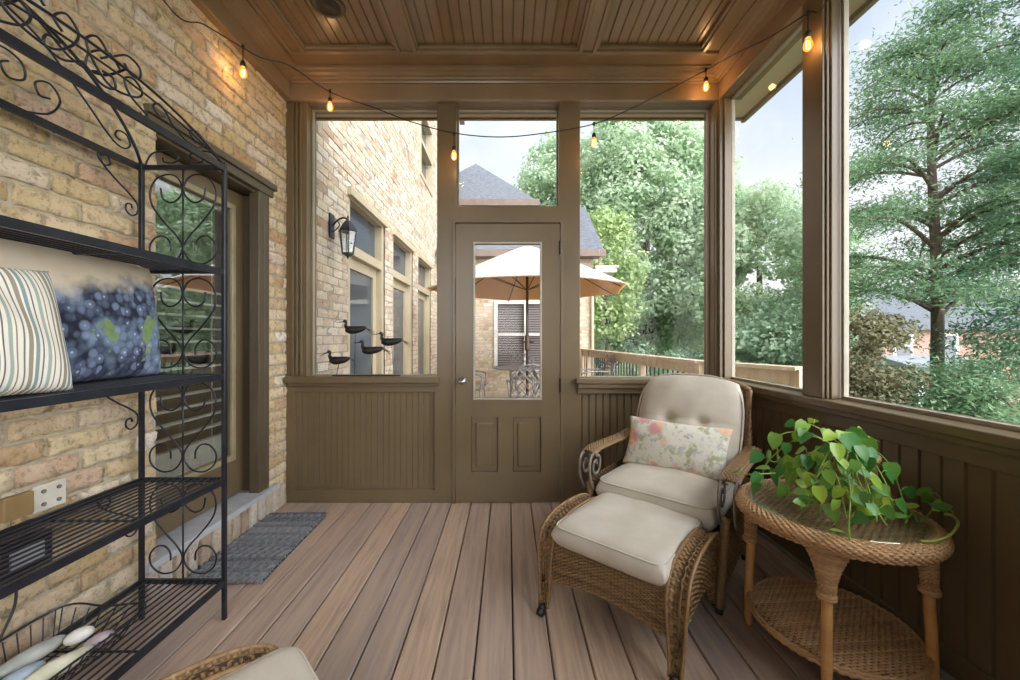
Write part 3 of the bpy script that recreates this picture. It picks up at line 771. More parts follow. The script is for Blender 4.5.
# ------------------------------------------------------------------ armchair
ch = thing('wicker_armchair', 'reclining wicker armchair with tufted beige cushions in the corner', 'armchair', (.865, 2.085, 0), YAW)
for s in (-1, 1):
    # side panel flaring
    def Sp(u, v):
        y = -.27+.56*u; z = .11+.33*v - .04*np.sin(math.pi*u)*(1-v)
        return np.stack([s*(.30+.03*np.sin(v*math.pi*.5)+.02*u*v), y, z], -1)
    mb = MB(); weave(mb, Sp, 34, 30, .0048, .003, steps=4); mb.build('side_panel', wick, ch, smooth=True)
    mb = MB(); sheet(mb, lambda u, v: Sp(u, v)-np.array([s*.004,0,0]), 24, 10); mb.build('side_backing', wickB, ch)
    # arm
    ap = spline([(-.275,.575),(-.20,.590),(-.05,.592),(.10,.590),(.22,.592),(.29,.60)], 8)
    Sa = ribbon(ap, .070, crown_=.010)
    mb = MB(); weave(mb, lambda u, v: Sa(u, v, s*.335), 9, 40, .0052, .0028, steps=4); mb.build('arm', wick, ch, smooth=True)
    mb = MB(); sheet(mb, lambda u, v: Sa(u, v, s*.335)-np.array([0,0,.006]), 24, 6)
    for e_ in (0., 1.): mb.tube(Sa(np.linspace(0,1,40), np.full(40, e_), s*.335)-np.array([0,0,.004]), .009, 8)
    mb.build('arm_frame', wick, ch, smooth=True)
    for k, xo in enumerate((-.03, .03)):
        mb = MB(); sp_ = spline([(-.22,.585),(-.27,.573),(-.305,.55),(-.315,.49),(-.30,.43),(-.27,.39),(-.24,.385)], 8)
        mb.tube([(s*.335+xo, p[0], p[1]) for p in sp_], .011, 8, flat=.6, up=(1,0,0))
        sp_ = spline([(-.25,.562),(-.215,.55),(-.20,.52),(-.215,.475),(-.25,.46),(-.275,.485),(-.27,.52),(-.245,.53),(-.235,.51)], 8)
        mb.tube([(s*.335+xo, p[0], p[1]) for p in sp_], .009, 8, flat=.6, up=(1,0,0)); mb.build('arm_scroll', greyrattan, ch, smooth=True)
    for sy, zt in ((-.275, .42), (.27, .44)):
        mb = MB(); mb.tube(spline([(s*.30, sy, .03),(s*.305, sy*1.0, .12),(s*.315, sy, .28),(s*.325, sy, zt)], 6), np.linspace(.017,.02,19), 8); mb.build('leg', wick, ch, smooth=True)
        mb = MB(); mb.tube([(s*.30-.012, sy, .018),(s*.30+.012, sy, .018)], .018, 12); mb.build('caster', dark, ch, smooth=True)
def Sf(u, v): return np.stack([-.295+.59*u, np.full_like(u, -.272)+0*v, .13+.03*np.sin(math.pi*u)+(.19-.03*np.sin(math.pi*u))*v], -1)
mb = MB(); weave(mb, Sf, 20, 32, .0048, .003, steps=4); mb.build('front_panel', wick, ch, smooth=True)
mb = MB(); sheet(mb, lambda u, v: Sf(u, v)+np.array([0,.004,0])); mb.build('front_backing', wickB, ch)
mb = MB(); mb.box(-.29,.29,-.265,.28,.29,.325); mb.build('seat_deck', wickB, ch)
TB = R(22)
def Sb(u, v):
    w = .285+.0*v; x = (u-.5)*2*w; h = .40+.555*v - .05*(np.abs(u-.5)*2)**3*v; 
    return np.stack([x, .30+(h-.40)*math.tan(TB)+.03*(1-(2*u-1)**2), h-.02], -1)
mb = MB(); weave(mb, Sb, 52, 28, .0052, .003, steps=4); mb.build('backrest', wick, ch, smooth=True)
mb = MB(); sheet(mb, lambda u, v: Sb(u, v)+np.array([0,.004,-.001]), 24, 20)
mb.build('back_backing', wickB, ch)
mb = MB()
for e_ in (0., 1.): mb.tube(Sb(np.full(30, e_), np.linspace(0,1,30)), .016, 8)
mb.tube(Sb(np.linspace(0,1,30), np.full(30, 1.)), .016, 8); mb.build('back_frame', wick, ch, smooth=True)
# wing pieces joining arm and back
for s in (-1, 1):
    def Sw(u, v): return np.stack([s*(.33-.03*v), .22+.08*u+.12*v, .585+.0*u+.22*v*(.2+.8*u)], -1)
    mb = MB(); weave(mb, Sw, 16, 8, .006, .003, steps=4); sheet(mb, Sw, 8, 8); mb.build('wing', wick, ch, smooth=True)
# seat cushion
mb = cushion_mb(.575, .57, .14, puff=.024, seed=9); sc = weld(mb.build('seat_cushion', cush, ch, smooth=True)); sc.location = (0, -.015, .392)
mb = MB(); mb.tube(piping(.556, .550, .050, rc=.06), .0045, 6, closed=True); mb.build('piping', cush, sc, smooth=True)
# back cushion with buttons
mb = MB(); n = 44; u = np.linspace(-1, 1, n); X, Z = np.meshgrid(u, u, indexing='ij')
ed = ((1-np.abs(X)**6)*(1-np.abs(Z)**6)).clip(0)**.5
but = [(-.30,-.02), (.32,-.02)]
dp = sum(np.exp(-(((X-b[0])/.12)**2+((Z-b[1])/.10)**2)) for b in but)
cr = np.exp(-((Z+.02)/.05)**2)*(1-np.exp(-(X/.9)**2)*.0)*.4
wv = np.sin(X*5+Z*3)*.003+np.sin(X*9-Z*5+1)*.002
wd = .292*(1-.04*Z**2-.10*(Z.clip(0)**3)); ht = .285*(1-.0*X)-.035*(np.abs(X)**3)*(Z > 0)
yf = -(.07*ed + (.035*(1-X**2)*(1-Z**2) - .035*dp - .018*cr + wv)*ed); yb = .055*ed
for y in (yf, yb): mb.grid(np.stack([X*wd, y, Z*ht], -1))
bc = weld(mb.build('back_cushion', cush, ch, smooth=True)); bc.location = (0, .30, .695); bc.rotation_euler = (-TB, 0, 0)
for b in but:
    mb = MB(); mb.ball((b[0]*.27, -.055, b[1]*.28), (.014,.008,.014), 12, 8); mb.build('button', cush, bc, smooth=True)
mb = MB(); e_pts = []
for a in np.linspace(0, 2*math.pi, 60, endpoint=False):
    cx = np.sign(math.cos(a))*abs(math.cos(a))**.4; cz = np.sign(math.sin(a))*abs(math.sin(a))**.4
    e_pts.append((cx*.292*(1-.04*cz**2-.10*max(cz,0)**3), -.03, cz*(.285-(.035*abs(cx)**3 if cz > 0 else 0))))
mb.tube(e_pts, .005, 6, closed=True); mb.build('piping', cush, bc, smooth=True)
# lumbar pillow
Mc = Matrix.Translation((.865, 2.085, 0)) @ Matrix.Rotation(YAW, 4, 'Z')
lp = Mc @ Vector((-.01, .10, .585))
soft('lumbar_pillow', pillow_mb(.56,.285,.13,seed=8,pinch=.07,wr=.006,corner=.45), floral(), 'floral lumbar pillow with orange and pink blooms on the armchair', 'pillow', lp, (-R(24), 0, YAW))

# ------------------------------------------------------------------ round wicker table
TX, TY = 1.20, 1.455
tb = thing('wicker_side_table', 'round two-tier wicker side table with glass top under the plant', 'table', (TX, TY, 0), R(4))
rt, zt = .30, .56
mb = MB()
def Srim(u, v):      # torus-like rim, u around
    a = u*2*math.pi; ph = (-.30+v*1.15)*math.pi   # from inner top over outside to below
    rr = rt-.028+.030*np.sin(ph+.0)*1.; z = zt-.026+.026*np.cos(ph)
    return np.stack([rr*np.cos(a), rr*np.sin(a), z], -1)
weave(mb, Srim, 13, 150, .0056, .0026, steps=3); mb.build('top_rim', wickT, tb, smooth=True)
mb = MB(); sheet(mb, Srim, 80, 12); mb.build('rim_backing', wick, tb, smooth=True)
mb = MB()
def flatS(rad, z):
    def S(u, v): return np.stack([-rad+2*rad*u, -rad+2*rad*v, np.full_like(u, z)+0*v], -1)
    return S
rin = .262
weave(mb, flatS(rin, zt-.014), 46, 34, .0055, .002, steps=3, mask=lambda C: C[:,0]**2+C[:,1]**2 < rin**2)
mb.build('woven_top', wickT, tb, smooth=True)
mb = MB(); mb.lathe([(0,zt-.03),(rt-.03,zt-.03),(rt-.03,zt-.019),(0,zt-.019)], 48); mb.build('top_board', P('board_wood', (130,94,60), rough=.7), tb)
mb = MB(); mb.lathe([(0,zt-.001),(.268,zt-.001),(.270,zt+.001),(.270,zt+.004),(.268,zt+.006),(0,zt+.006)], 64)
gt = glass('table_glass', .14, (.93,.97,.96,1)); mb.build('glass_top', gt, tb, smooth=False)
r2, z2 = .258, .14
mb = MB(); weave(mb, flatS(r2-.012, z2), 44, 40, .0056, .0024, steps=3, mask=lambda C: C[:,0]**2+C[:,1]**2 < (r2-.012)**2)
for rr, zz in ((r2-.006, z2), (r2, z2-.008), (r2-.006, z2-.016)):
    a = np.linspace(0, 2*math.pi, 400, endpoint=False); mb.tube(np.stack([(rr+.002*np.cos(a*60))*np.cos(a), (rr+.002*np.cos(a*60))*np.sin(a), zz+.002*np.sin(a*60)], 1), .006, 6, closed=True, tint=.4)
mb.build('lower_shelf', wickT, tb, smooth=True)
mb = MB(); mb.lathe([(0,z2-.02),(r2-.008,z2-.02),(r2-.008,z2-.005),(0,z2-.005)], 48); mb.build('shelf_board', P('board_wood2', (120,86,56), rough=.7), tb)
rattan = P('rattan_pole', (218,166,106), (196,142,86), 14, .4, bmp=.1)
for a_ in (-135, 135, 45, -45):
    a = R(a_); cx, cy = .255*math.cos(a), .255*math.sin(a); ox, oy = math.cos(a), math.sin(a)
    mb = MB(); zz = np.linspace(0, .53, 20); sp2 = .006*(1-zz/.53)**2+.003*np.sin(zz*12)
    mb.tube(np.stack([cx+ox*sp2, cy+oy*sp2, zz], 1), .0155, 12); lg = mb.build('leg', rattan, tb, smooth=True)
    ta = np.array([-oy, ox]); 
    def Sc(u, v):     # flared woven sleeve
        t = 1-v; wt = .020+.055*t**2.0; wn = .020+.008*t; th = u*2*math.pi
        x = cx + ta[0]*wt*np.cos(th) + ox*wn*np.sin(th)*.9 - ox*.006*t; y = cy + ta[1]*wt*np.cos(th) + oy*wn*np.sin(th)*.9 - oy*.006*t
        return np.stack([x, y, .355+(.53-.355)*(1-v)], -1)
    mb = MB(); weave(mb, Sc, 24, 24, .0048, .0022, steps=3, v0=.0, v1=1.); mb.build('leg_sleeve', wickT, tb, smooth=True)
    mb = MB(); sheet(mb, Sc, 24, 10)
    b2 = np.linspace(0, 2*math.pi, 24, endpoint=False)
    for zz_ in (.352, .360): mb.tube(np.stack([cx+.022*np.cos(b2), cy+.022*np.sin(b2), np.full(24, zz_)], 1), .0065, 6, closed=True)
    mb.build('sleeve_binding', wickT, tb, smooth=True)

# ------------------------------------------------------------------ potted pothos
TZ = zt+.006
pl = thing('potted_pothos', 'trailing green pothos in a tan basket pot on the wicker table', 'plant', (TX+.02, TY-.03, TZ))
mb = MB(); mb.lathe([(.0,.0),(.045,.0),(.050,.01),(.066,.170),(.072,.175),(.070,.190),(.062,.190),(.060,.17),(.0,.165)], 28, (.09,.045,0))
mb.build('pot', P('straw_pot', (196,172,116), (150,124,76), 50, .7, bmp=.4, bscale=90, stretch=(1,1,.3)), pl, smooth=True)
mb = MB(); mb.lathe([(0,.16),(.060,.168),(.0,.176)], 20, (.09,.045,0)); mb.build('soil', P('soil', (50,38,28), rough=.95), pl)
potc = Vector((TX+.02, TY-.03, TZ))
leaves = MB(); stems = MB()
lr = np.random.default_rng(21)
def heart_leaf(mb, base, d, nrm, L, tint):
    d = np.asarray(d, float); d /= np.linalg.norm(d); nrm = np.asarray(nrm, float); nrm -= d*np.dot(nrm, d); nrm /= np.linalg.norm(nrm)+1e-9
    s = np.cross(d, nrm); n = 9; ts = np.linspace(0, 1, n)
    half = np.array([.0,.34,.43,.44,.40,.33,.23,.11,.0])*.80
    lobe = np.array([.0,-.13,-.06,0,0,0,0,0,0])
    bend = lr.uniform(.05,.35); fold = lr.uniform(.1,.3)
    V = []
    for i, t in enumerate(ts):
        c = np.asarray(base) + d*L*t*(1-.15*bend) - nrm*L*bend*t*t*.6
        for k in (-1, -.5, 0, .5, 1):
            V.append(c + s*L*half[i]*k + nrm*L*fold*half[i]*abs(k)*.6 + d*L*lobe[i]*(abs(k)))
    mb.grid(np.array(V).reshape(n, 5, 3), tint)
def vine(pts, nleaf, Lr=(.042,.066), start=.25, r=.0024):
    p = spline([np.asarray(q, float) for q in pts], 10); stems.tube(p, r, 6, tint=lr.uniform(0,1))
    for k in range(nleaf):
        f = start+(1-start)*(k+.5)/nleaf if nleaf > 1 else 1.; i = min(int(f*(len(p)-1)), len(p)-2); b = p[i]; t = p[i+1]-p[i]; t /= np.linalg.norm(t)
        side = np.cross(t, (0,0,1)); side /= np.linalg.norm(side)+1e-9; sg = 1 if k % 2 else -1
        q = b + side*sg*lr.uniform(.01,.03) + np.array([0,0,lr.uniform(.005,.03)])
        stems.tube([b, (b+q)/2+np.array([0,0,.006]), q], .0014, 5)
        dd = t*.5 + side*sg*lr.uniform(.2,.9) + np.array([0,0,-lr.uniform(.15,1.1)]); nn = np.array([-.35,-.55,.8])+lr.normal(0,.35,3)
        L = lr.uniform(*Lr)
        if b[2]-L*.7 < .01 and (b[0]**2+b[1]**2) < .3: dd[2] = abs(dd[2])*.1
        heart_leaf(leaves, q, dd, nn, L, lr.uniform(0,1)**2.6)
def wl(u, v, z):     # local pos from image at height z (above floor)
    t = (1.19-z)/(v-338); return (np.array([(u-508)*t, F*t, z]) - np.array(potc))
top0 = (.07,.03,.18)
# hand placed vines (points at pixel/height -> world)
vine([(.05,.03,.18), (-.07,.06,.26), (-.16,.10,.24), wl(776,462,.70), wl(752,448,.74)], 3, (.05,.07), .45)
vine([(.05,.03,.18), (-.10,.0,.20), wl(790,470,.68), wl(762,474,.68), wl(734,474,.66)], 4, (.05,.075), .4)
vine([(.07,.03,.18),(-.08,-.06,.24),(-.15,-.08,.16),(-.18,-.08,.06),(-.20,-.06,.02)], 8)
vine([(.07,.03,.18),(-.04,-.10,.23),(-.06,-.17,.14),(-.07,-.21,.05)], 5)
vine([(.07,.03,.18),(-.08,-.04,.22),(-.11,-.12,.13),(-.13,-.17,.04)], 7)
vine([(.07,.03,.18),(.02,-.07,.23),(.03,-.13,.15),(.02,-.17,.07)], 5)
vine([(.07,.03,.18),(.05,-.04,.24),(.10,-.07,.19),(.12,-.10,.08),(.09,-.14,.03)], 4)
vine([(.07,.03,.18),(-.06,.05,.25),(-.12,.09,.22),(-.20,.12,.12),(-.22,.10,.03)], 6)
vine([(.07,.03,.18),(-.02,.06,.27),(-.07,.10,.29),(-.12,.08,.25)], 5)
vine([(.07,.03,.18),(.03,.03,.26),(.05,.01,.28),(.08,-.02,.24)], 4, (.06,.085))
vine([(.07,.03,.18),(-.03,-.02,.27),(-.05,-.05,.27),(-.08,-.07,.22)], 4, (.06,.085))
vine([(.07,.03,.18),(-.10,.02,.20),(-.17,.02,.12),(-.20,-.01,.04)], 9)
vine([(.07,.03,.18),(-.05,-.08,.17),(-.10,-.15,.12),(-.15,-.20,.03),(-.16,-.22,-.02)], 4)
vine([(.07,.03,.18),(.05,.06,.2),(.11,.08,.14),(.14,.09,.05)], 4)
vine([(.07,.03,.18),(-.06,-.03,.14),(-.12,-.07,.09),(-.16,-.10,.03)], 8)
vine([(.07,.03,.18),(-.02,-.09,.14),(-.03,-.14,.09),(-.02,-.19,.03)], 7)
# right trailing vine
vine([(.08,.02,.18),(.12,-.02,.17), wl(886,478,.64), wl(893,498,.575), wl(912,512,.575), wl(920,522,.575), wl(936,505,.60), wl(941,500,.62), wl(937,494,.63)], 3, (.045,.065), .6)
vine([wl(921,541,.57), wl(935,541,.572), wl(950,535,.58), wl(958,524,.60), wl(953,516,.61), wl(944,514,.61)], 2, (.04,.06), .7, r=.004)
vine([wl(912,512,.575), wl(905,524,.575)], 2, (.03,.045), .5)
for k in range(22):
    a = lr.uniform(0, 2*math.pi); rr = lr.uniform(.05,.19)
    b = np.array([-.05+math.cos(a)*rr*1.0, -.03+math.sin(a)*rr*.95, .02+.22*max(0,(1-rr/.22))+lr.uniform(0,.05)])
    if b[0] > .03: b[0] -= .14
    s0 = np.array([.07,.03,.18]); stems.tube(spline([s0, (s0+b)/2+np.array([0,0,.05]), b], 8), .0018, 5, tint=lr.uniform())
    heart_leaf(leaves, b, (math.cos(a), math.sin(a)-.3, -lr.uniform(.1,.9)), (-.2+lr.normal(0,.3), -.5+lr.normal(0,.3), .9), lr.uniform(.038,.06), lr.uniform()**2.2)
lm = leaf_mat('pothos_leaf', (66,128,58), (176,204,76), .2, .28)
leaves.build('leaves', lm, pl, smooth=True, recalc=False)
stems.build('vines', leaf_mat('pothos_vine', (128,160,70), (176,190,96), .1, .45), pl, smooth=True)

# ------------------------------------------------------------------ bird sculpture on sill
bs = thing('bird_sculpture', 'four black long-billed shorebirds on thin rods on the left sill', 'sculpture', (-1.0, YB+.02, .915))
bird_m = P('bird_iron', (26,23,22), (18,16,15), 40, .5, bmp=.2)
mb = MB(); mb.box(-.27,.22,-.02,.02,0,.008); mb.build('base', bird_m, bs, bevel=.002)
Yb = YB+.02
for (u, v, foot) in ((339.5,360,336.5),(355.5,329.5,354.5),(372.5,350,371.5),(391.5,341.5,394)):
    w = W(u, v, Yb); lx, lz = w[0]+1.0, w[2]-.915; fx = W(foot, 370, Yb)[0]+1.0
    mb = MB(); mb.tube([(fx,0,.004),(lx,0,lz)], .0022, 6); mb.build('rod', bird_m, bs)
    mb = MB(); k = .95
    body = spline([(-.075,0,.005),(-.06,0,0),(-.02,0,-.004),(.03,0,.002),(.07,0,.012),(.085,0,.014)], 6)
    rad = np.interp(np.linspace(0,1,len(body)), [0,.12,.35,.6,.85,1], [.006,.022,.032,.026,.012,.004])
    mb.tube(np.array([lx,0,lz])+body*k, rad*k, 12, flat=1.0)
    nk = spline([(-.062,0,.008),(-.075,0,.03),(-.072,0,.05),(-.078,0,.062),(-.092,0,.060)], 6)
    mb.tube(np.array([lx,0,lz])+nk*k, np.interp(np.linspace(0,1,len(nk)), [0,.4,.7,.85,1], [.018,.009,.012,.015,.006])*k, 10)
    bb = mb.build('bird', bird_m, bs, smooth=True)
    mb = MB(); tilt = .012 if v > 355 else 0
    mb.tube([(lx-.09*k,0,lz+.060*k),(lx-.12*k,0,lz+.056*k-tilt),(lx-.152*k,0,lz+.054*k-tilt*2)], [.005,.003,.0012], 6); mb.build('beak', bird_m, bb)
    mb = MB()
    for q in (-.012, .0, .012): mb.tube([(lx+.075*k,0,lz+.012*k),(lx+.115*k,q*.6,lz-.008+q*.5),(lx+.145*k,q,lz-.032+q)], [.006,.006,.002], 6, flat=.4)
    mb.build('tail', P('bird_tail_grey', (80,78,78), rough=.5), bb)

# ------------------------------------------------------------------ string lights
sl = thing('string_lights', 'string of warm bulbs on black cord along the ceiling edge', 'string lights', (0,0,0))
cord = P('black_cord', (24,22,22), rough=.6)
bulbs = [(243,73,2.22,47),(330,107,2.70,91),(454,156,2.66,134),(594,143,2.66,124),(706,87,2.68,70),(808,45,1.885,13)]
anchors = [(-1.52,1.55,3.02)]
def Wt(u, v, Y): return W(u, v, Y)
path = [(-1.50,1.2,2.99), W(165,2,1.78), W(205,25,2.0), W(243,48,2.2), W(262,58,2.35), W(290,66,2.62), W(330,92,2.70), W(375,108,2.70), W(412,122,2.68), W(454,133,2.66), W(500,137,2.66), W(545,133,2.66), W(594,124,2.66), W(630,109,2.66), W(670,89,2.67), W(706,70,2.68), W(735,54,2.3), W(770,37,2.05), W(808,13,1.885), W(825,4,1.80), (1.46,1.5,2.93)]
mb = MB(); mb.tube(spline(path, 8), .0035, 6); mb.build('cord', cord, sl, smooth=True)
def bulb_mat():
    g = NT('amber_bulb'); t = g.t.nodes; t.remove(g.b)
    em = t.new('ShaderNodeEmission'); em.inputs[0].default_value = (1,.30,.04,1); em.inputs[1].default_value = 1.7
    tr = t.new('ShaderNodeBsdfTransparent'); mx = t.new('ShaderNodeMixShader'); mx.inputs[0].default_value = .55
    g.l(tr.outputs[0], mx.inputs[1]); g.l(em.outputs[0], mx.inputs[2]); g.l(mx.outputs[0], g.out.inputs[0]); return g.m
bm_ = bulb_mat()
g = NT('filament'); g.t.nodes.remove(g.b); em = g.t.nodes.new('ShaderNodeEmission'); em.inputs[0].default_value = (1,.62,.2,1); em.inputs[1].default_value = 14; g.l(em.outputs[0], g.out.inputs[0]); fil_m = g.m
for (u, v, Y, vt) in bulbs:
    b = W(u, v, Y); t_ = W(u, vt, Y)
    L = t_[2]-b[2]
    mb = MB(); mb.tube([t_, (b[0], b[1], b[2]+.062)], .003, 6); mb.lathe([(.004,.034),(.014,.034),(.015,.05),(.012,.062),(.006,.07),(.003,.072)], 12, b); mb.lathe([(.0,-.012),(.008,-.01),(.008,.01),(.0,.012)], 8, t_)
    mb.build('socket', cord, sl, smooth=True)
    mb = MB(); mb.lathe([(.001,-.030),(.010,-.027),(.018,-.017),(.021,-.004),(.019,.010),(.013,.024),(.011,.036),(.001,.037)], 16, b); bo = mb.build('bulb', bm_, sl, smooth=True)
    mb = MB(); mb.tube(spline([(b[0]-.006,b[1],b[2]+.02),(b[0]-.008,b[1],b[2]-.012),(b[0],b[1],b[2]-.02),(b[0]+.008,b[1],b[2]-.012),(b[0]+.006,b[1],b[2]+.02)], 6), .002, 5); mb.build('filament', fil_m, bo)
    ld = bpy.data.lights.new('bulb_light', 'POINT'); ld.energy = 1.5; ld.color = (1,.52,.2); ld.shadow_soft_size = .02
    lo = bpy.data.objects.new('bulb_light', ld); COL.objects.link(lo); lo.location = b

# ================================================================== OUTSIDE
# patio deck
mb = MB(); y = 2.98
x = -1.6
while x < 2.7:
    mb.box(x+.003, x+.137, 2.98, 8.94, -.06, -.03, rng.uniform()); x += .14
o = mb.build('patio_deck', P('pale_deck', (214,200,184), (196,180,164), 5, .6, tint=.4)); o['kind'] = 'structure'
# house brick wall continuing past the porch
ops = [(3.92,5.08,0,2.70), (5.43,6.57,0,2.70), (6.95,8.1,0,2.70), (7.05,8.2,4.15,5.5)]
hw = thing('house_wall', 'long pale brick house wall beyond the left porch window', 'wall', (0,0,0))
mb = MB(); bricks(mb, mpL, 2.97, 12.0, -.1, 7.2, ops, nx=1, nz=2, jit=.002, rnd=.003, depth=.02); mb.build('brickwork', brickE, hw)
mb = MB(); slab(mb, mpL, 2.97, 12.0, -.2, 7.2, -.2, -.006, ops); mb.build('mortar', P('mortar_grey', (158,148,132), rough=.95), hw)
dk = NT('dark_glass'); dk.b.inputs['Base Color'].default_value = lin((70,78,84)); dk.b.inputs['Roughness'].default_value = .05; dk = dk.m
housetrim = P('house_trim', (178,164,138), (168,154,128), 3, .5)
for i, (a, b, c, d) in enumerate(ops[:3]):
    r = thing('french_door', ['nearest glazed french door with transom in the brick house wall', 'middle glazed french door with transom in the brick house wall', 'farthest glazed french door with transom in the brick house wall'][i], 'door', (0,0,0))
    mb = MB(); slab(mb, mpL, a, b, c, d, -.18, -.02, [(a+.08,b-.08,0,2.06),(a+.08,b-.08,2.16,2.62)]); mb.build('frame', housetrim, r)
    mb = MB(); _sb(mb, mpL, a-.02, b+.02, d-.07, d+.01, -.02, .035, .5); mb.build('head_trim', housetrim, r)
    mb = MB(); slab(mb, mpL, a+.08, b-.08, .02, 2.06, -.13, -.09, [(a+.2,b-.2,.30,1.94)]); mb.build('leaf', housetrim, r)
    mb = MB(); _sb(mb, mpL, a+.2, b-.2, .3, 1.94, -.12, -.11, .5); mb.build('door_pane', dk, r)
    mb = MB(); _sb(mb, mpL, a+.08, b-.08, 2.16, 2.62, -.12, -.11, .5); mb.build('transom_pane', dk, r)
r = thing('upper_window', 'upstairs window high in the brick house wall', 'window', (0,0,0))
a, b, c, d = ops[3]
mb = MB(); slab(mb, mpL, a, b, c, d, -.15, .02, [(a+.08,b-.08,c+.08,4.78),(a+.08,b-.08,4.86,d-.08)]); mb.build('frame', housetrim, r)
mb = MB(); _sb(mb, mpL, a+.05, b-.05, c+.05, d-.05, -.12, -.11, .5); mb.build('pane', dk, r)
# main gutter
gm = P('grey_gutter', (120,112,106), rough=.5)
mb = MB(); mb.box(-1.35,-1.22,2.97,11.0,7.2,7.34); mb.box(-1.62,-1.22,2.97,11.0,7.34,7.38); tag(mb.build('roof_gutter', gm), 'dark gutter along the top of the brick house wall', 'gutter')

# wall lantern
ln = thing('wall_lantern', 'black carriage lantern on the brick house wall', 'lantern', (XL, 3.52, 2.20))
lmtl = P('pewter_metal', (70,72,78), rough=.35, metal=.7)
mb = MB(); mb.box(0,.018,-.045,.045,-.11,.11); mb.build('backplate', lmtl, ln, bevel=.006)
mb = MB(); mb.tube(spline([(.015,0,.0),(.06,0,.05),(.11,0,.075),(.15,0,.06),(.155,0,.03)], 8), .009, 8); mb.tube(spline([(.015,0,-.05),(.05,0,-.03),(.08,0,.01),(.06,0,.045)], 6), .006, 8); mb.build('arm', lmtl, ln, smooth=True)
mb = MB(); mb.lathe([(.002,.10),(.01,.08),(.006,.07),(.012,.055),(.03,.04),(.06,.0),(.085,-.04),(.088,-.05),(.075,-.055)], 6, (.155,0,0)); mb.build('roof', lmtl, ln)
mb = MB(); mb.lathe([(.052,-.25),(.050,-.24),(.074,-.055),(.076,-.05)], 6, (.155,0,0)); mb.build('shade', glass('lantern_glass', .12, (.8,.85,.9,1)), ln)
mb = MB()
for k in range(6):
    a = k*math.pi/3; mb.tube([(.155+.074*math.cos(a), .074*math.sin(a), -.055), (.155+.052*math.cos(a), .052*math.sin(a), -.25)], .005, 5)
mb.lathe([(.0,-.30),(.01,-.28),(.03,-.265),(.056,-.255),(.058,-.245),(.0,-.24)], 6, (.155,0,0)); mb.build('cage', lmtl, ln)
mb = MB(); mb.tube([(.155,0,-.24),(.155,0,-.13)], .011, 8); mb.build('candle', P('ivory', (230,222,204), rough=.5), ln)

# house wing facing the camera
YW = 8.94
mpW = lambda u, v, n: (u, YW-n, v)
wo = [(-.32, 1.15, .47, 2.05)]
wg = thing('house_wing', 'single storey pale brick house wing behind the patio umbrella', 'building', (0,0,0))
mb = MB(); bricks(mb, mpW, -1.58, 1.95, -.1, 3.0, wo, nx=1, nz=2, jit=.002, rnd=.003, depth=.02); mb.build('brickwork', brickE, wg)
mb = MB(); slab(mb, mpW, -1.58, 1.95, -.2, 3.0, -.2, -.006, wo); mb.box(1.75,1.95,YW+.2,12.3,-3,3.0); mb.build('mortar', mortar, wg)
roofm = P('grey_shingles', (112,116,122), (84,88,96), 9, .9, bmp=.4, bscale=30, stretch=(1,3,3))
fas = P('brown_fascia', (112,94,82), rough=.5)
mb = MB(); mb.prism([(8.55,3.10),(10.7,4.78),(12.9,3.10),(12.9,3.02),(10.7,4.68),(8.55,3.02)], 0, -1.55, 2.12); mb.build('roof', roofm, wg)
mb = MB(); mb.box(-1.55,2.14,8.50,8.58,2.98,3.13); mb.box(-1.55,2.10,8.58,8.94,3.0,3.02); mb.build('fascia', fas, wg)
mb = MB(); mb.prism([(8.94,3.0),(10.7,4.6),(12.3,3.0)], 0, 1.80, 1.95); mb.build('gable', housetrim, wg)
wn = MB(); slab(wn, mpW, -.32, 1.15, .47, 2.05, -.12, .025, [(-.24,.37,.55,1.24),(-.24,.37,1.30,1.97),(.45,1.07,.55,1.24),(.45,1.07,1.30,1.97)]); wf = wn.build('window', P('white_window', (226,224,218), rough=.4), wg)
def blindmat():
    g = NT('closed_blinds_behind_glass'); v = coords(g); s = g.t.nodes.new('ShaderNodeSeparateXYZ'); g.l(v, s.inputs[0])
    f = mathn(g, 'FRACT', mathn(g, 'MULTIPLY', s.outputs[2], 18.))
    g.l(mixc(g, mathn(g, 'GREATER_THAN', f, .35), lin((60,56,56)), lin((128,120,118))), g.b.inputs['Base Color']); g.b.inputs['Roughness'].default_value = .15; return g.m
mb = MB(); mb.box(-.28,1.11,YW+.06,YW+.07,.5,2.0); mb.build('pane', blindmat(), wf)
mb = MB(); mb.tube(spline([(2.05,8.62,3.0),(2.03,8.7,2.85),(1.93,8.88,2.72),(1.92,8.88,2.5),(1.92,8.88,0)], 4), .04, 8); mb.build('downspout', housetrim, wg)
mb = MB(); mb.box(1.95,2.42,8.7,9.6,2.66,2.76); mb.box(1.95,2.46,8.66,9.6,2.76,2.80); tag(mb.build('side_awning', P('white_trim', (222,220,214), rough=.5)), 'small flat white side awning at the corner of the brick wing', 'awning')
# taller roof behind
tr_ = thing('upper_roof', 'grey hipped upper roof seen through the transom above the door', 'roof', (0,0,0))
mb = MB(); mb.add([(-3.0,11,5.05),(.86,11,5.05),(.86,15,5.05),(-3.0,15,5.05),(-1.07,13,7.0)], [(0,1,4),(1,2,4),(2,3,4),(3,0,4),(0,3,2,1)]); mb.build('hip', roofm, tr_)
mb = MB(); mb.box(-3.0,.88,10.9,11.02,4.90,5.08); mb.build('fascia', fas, tr_)
mb = MB(); mb.box(-1.59,.4,11.3,14.6,3.0,5.05); mb.build('brick_body', P('brick_far', (200,180,150), rough=.9), tr_)

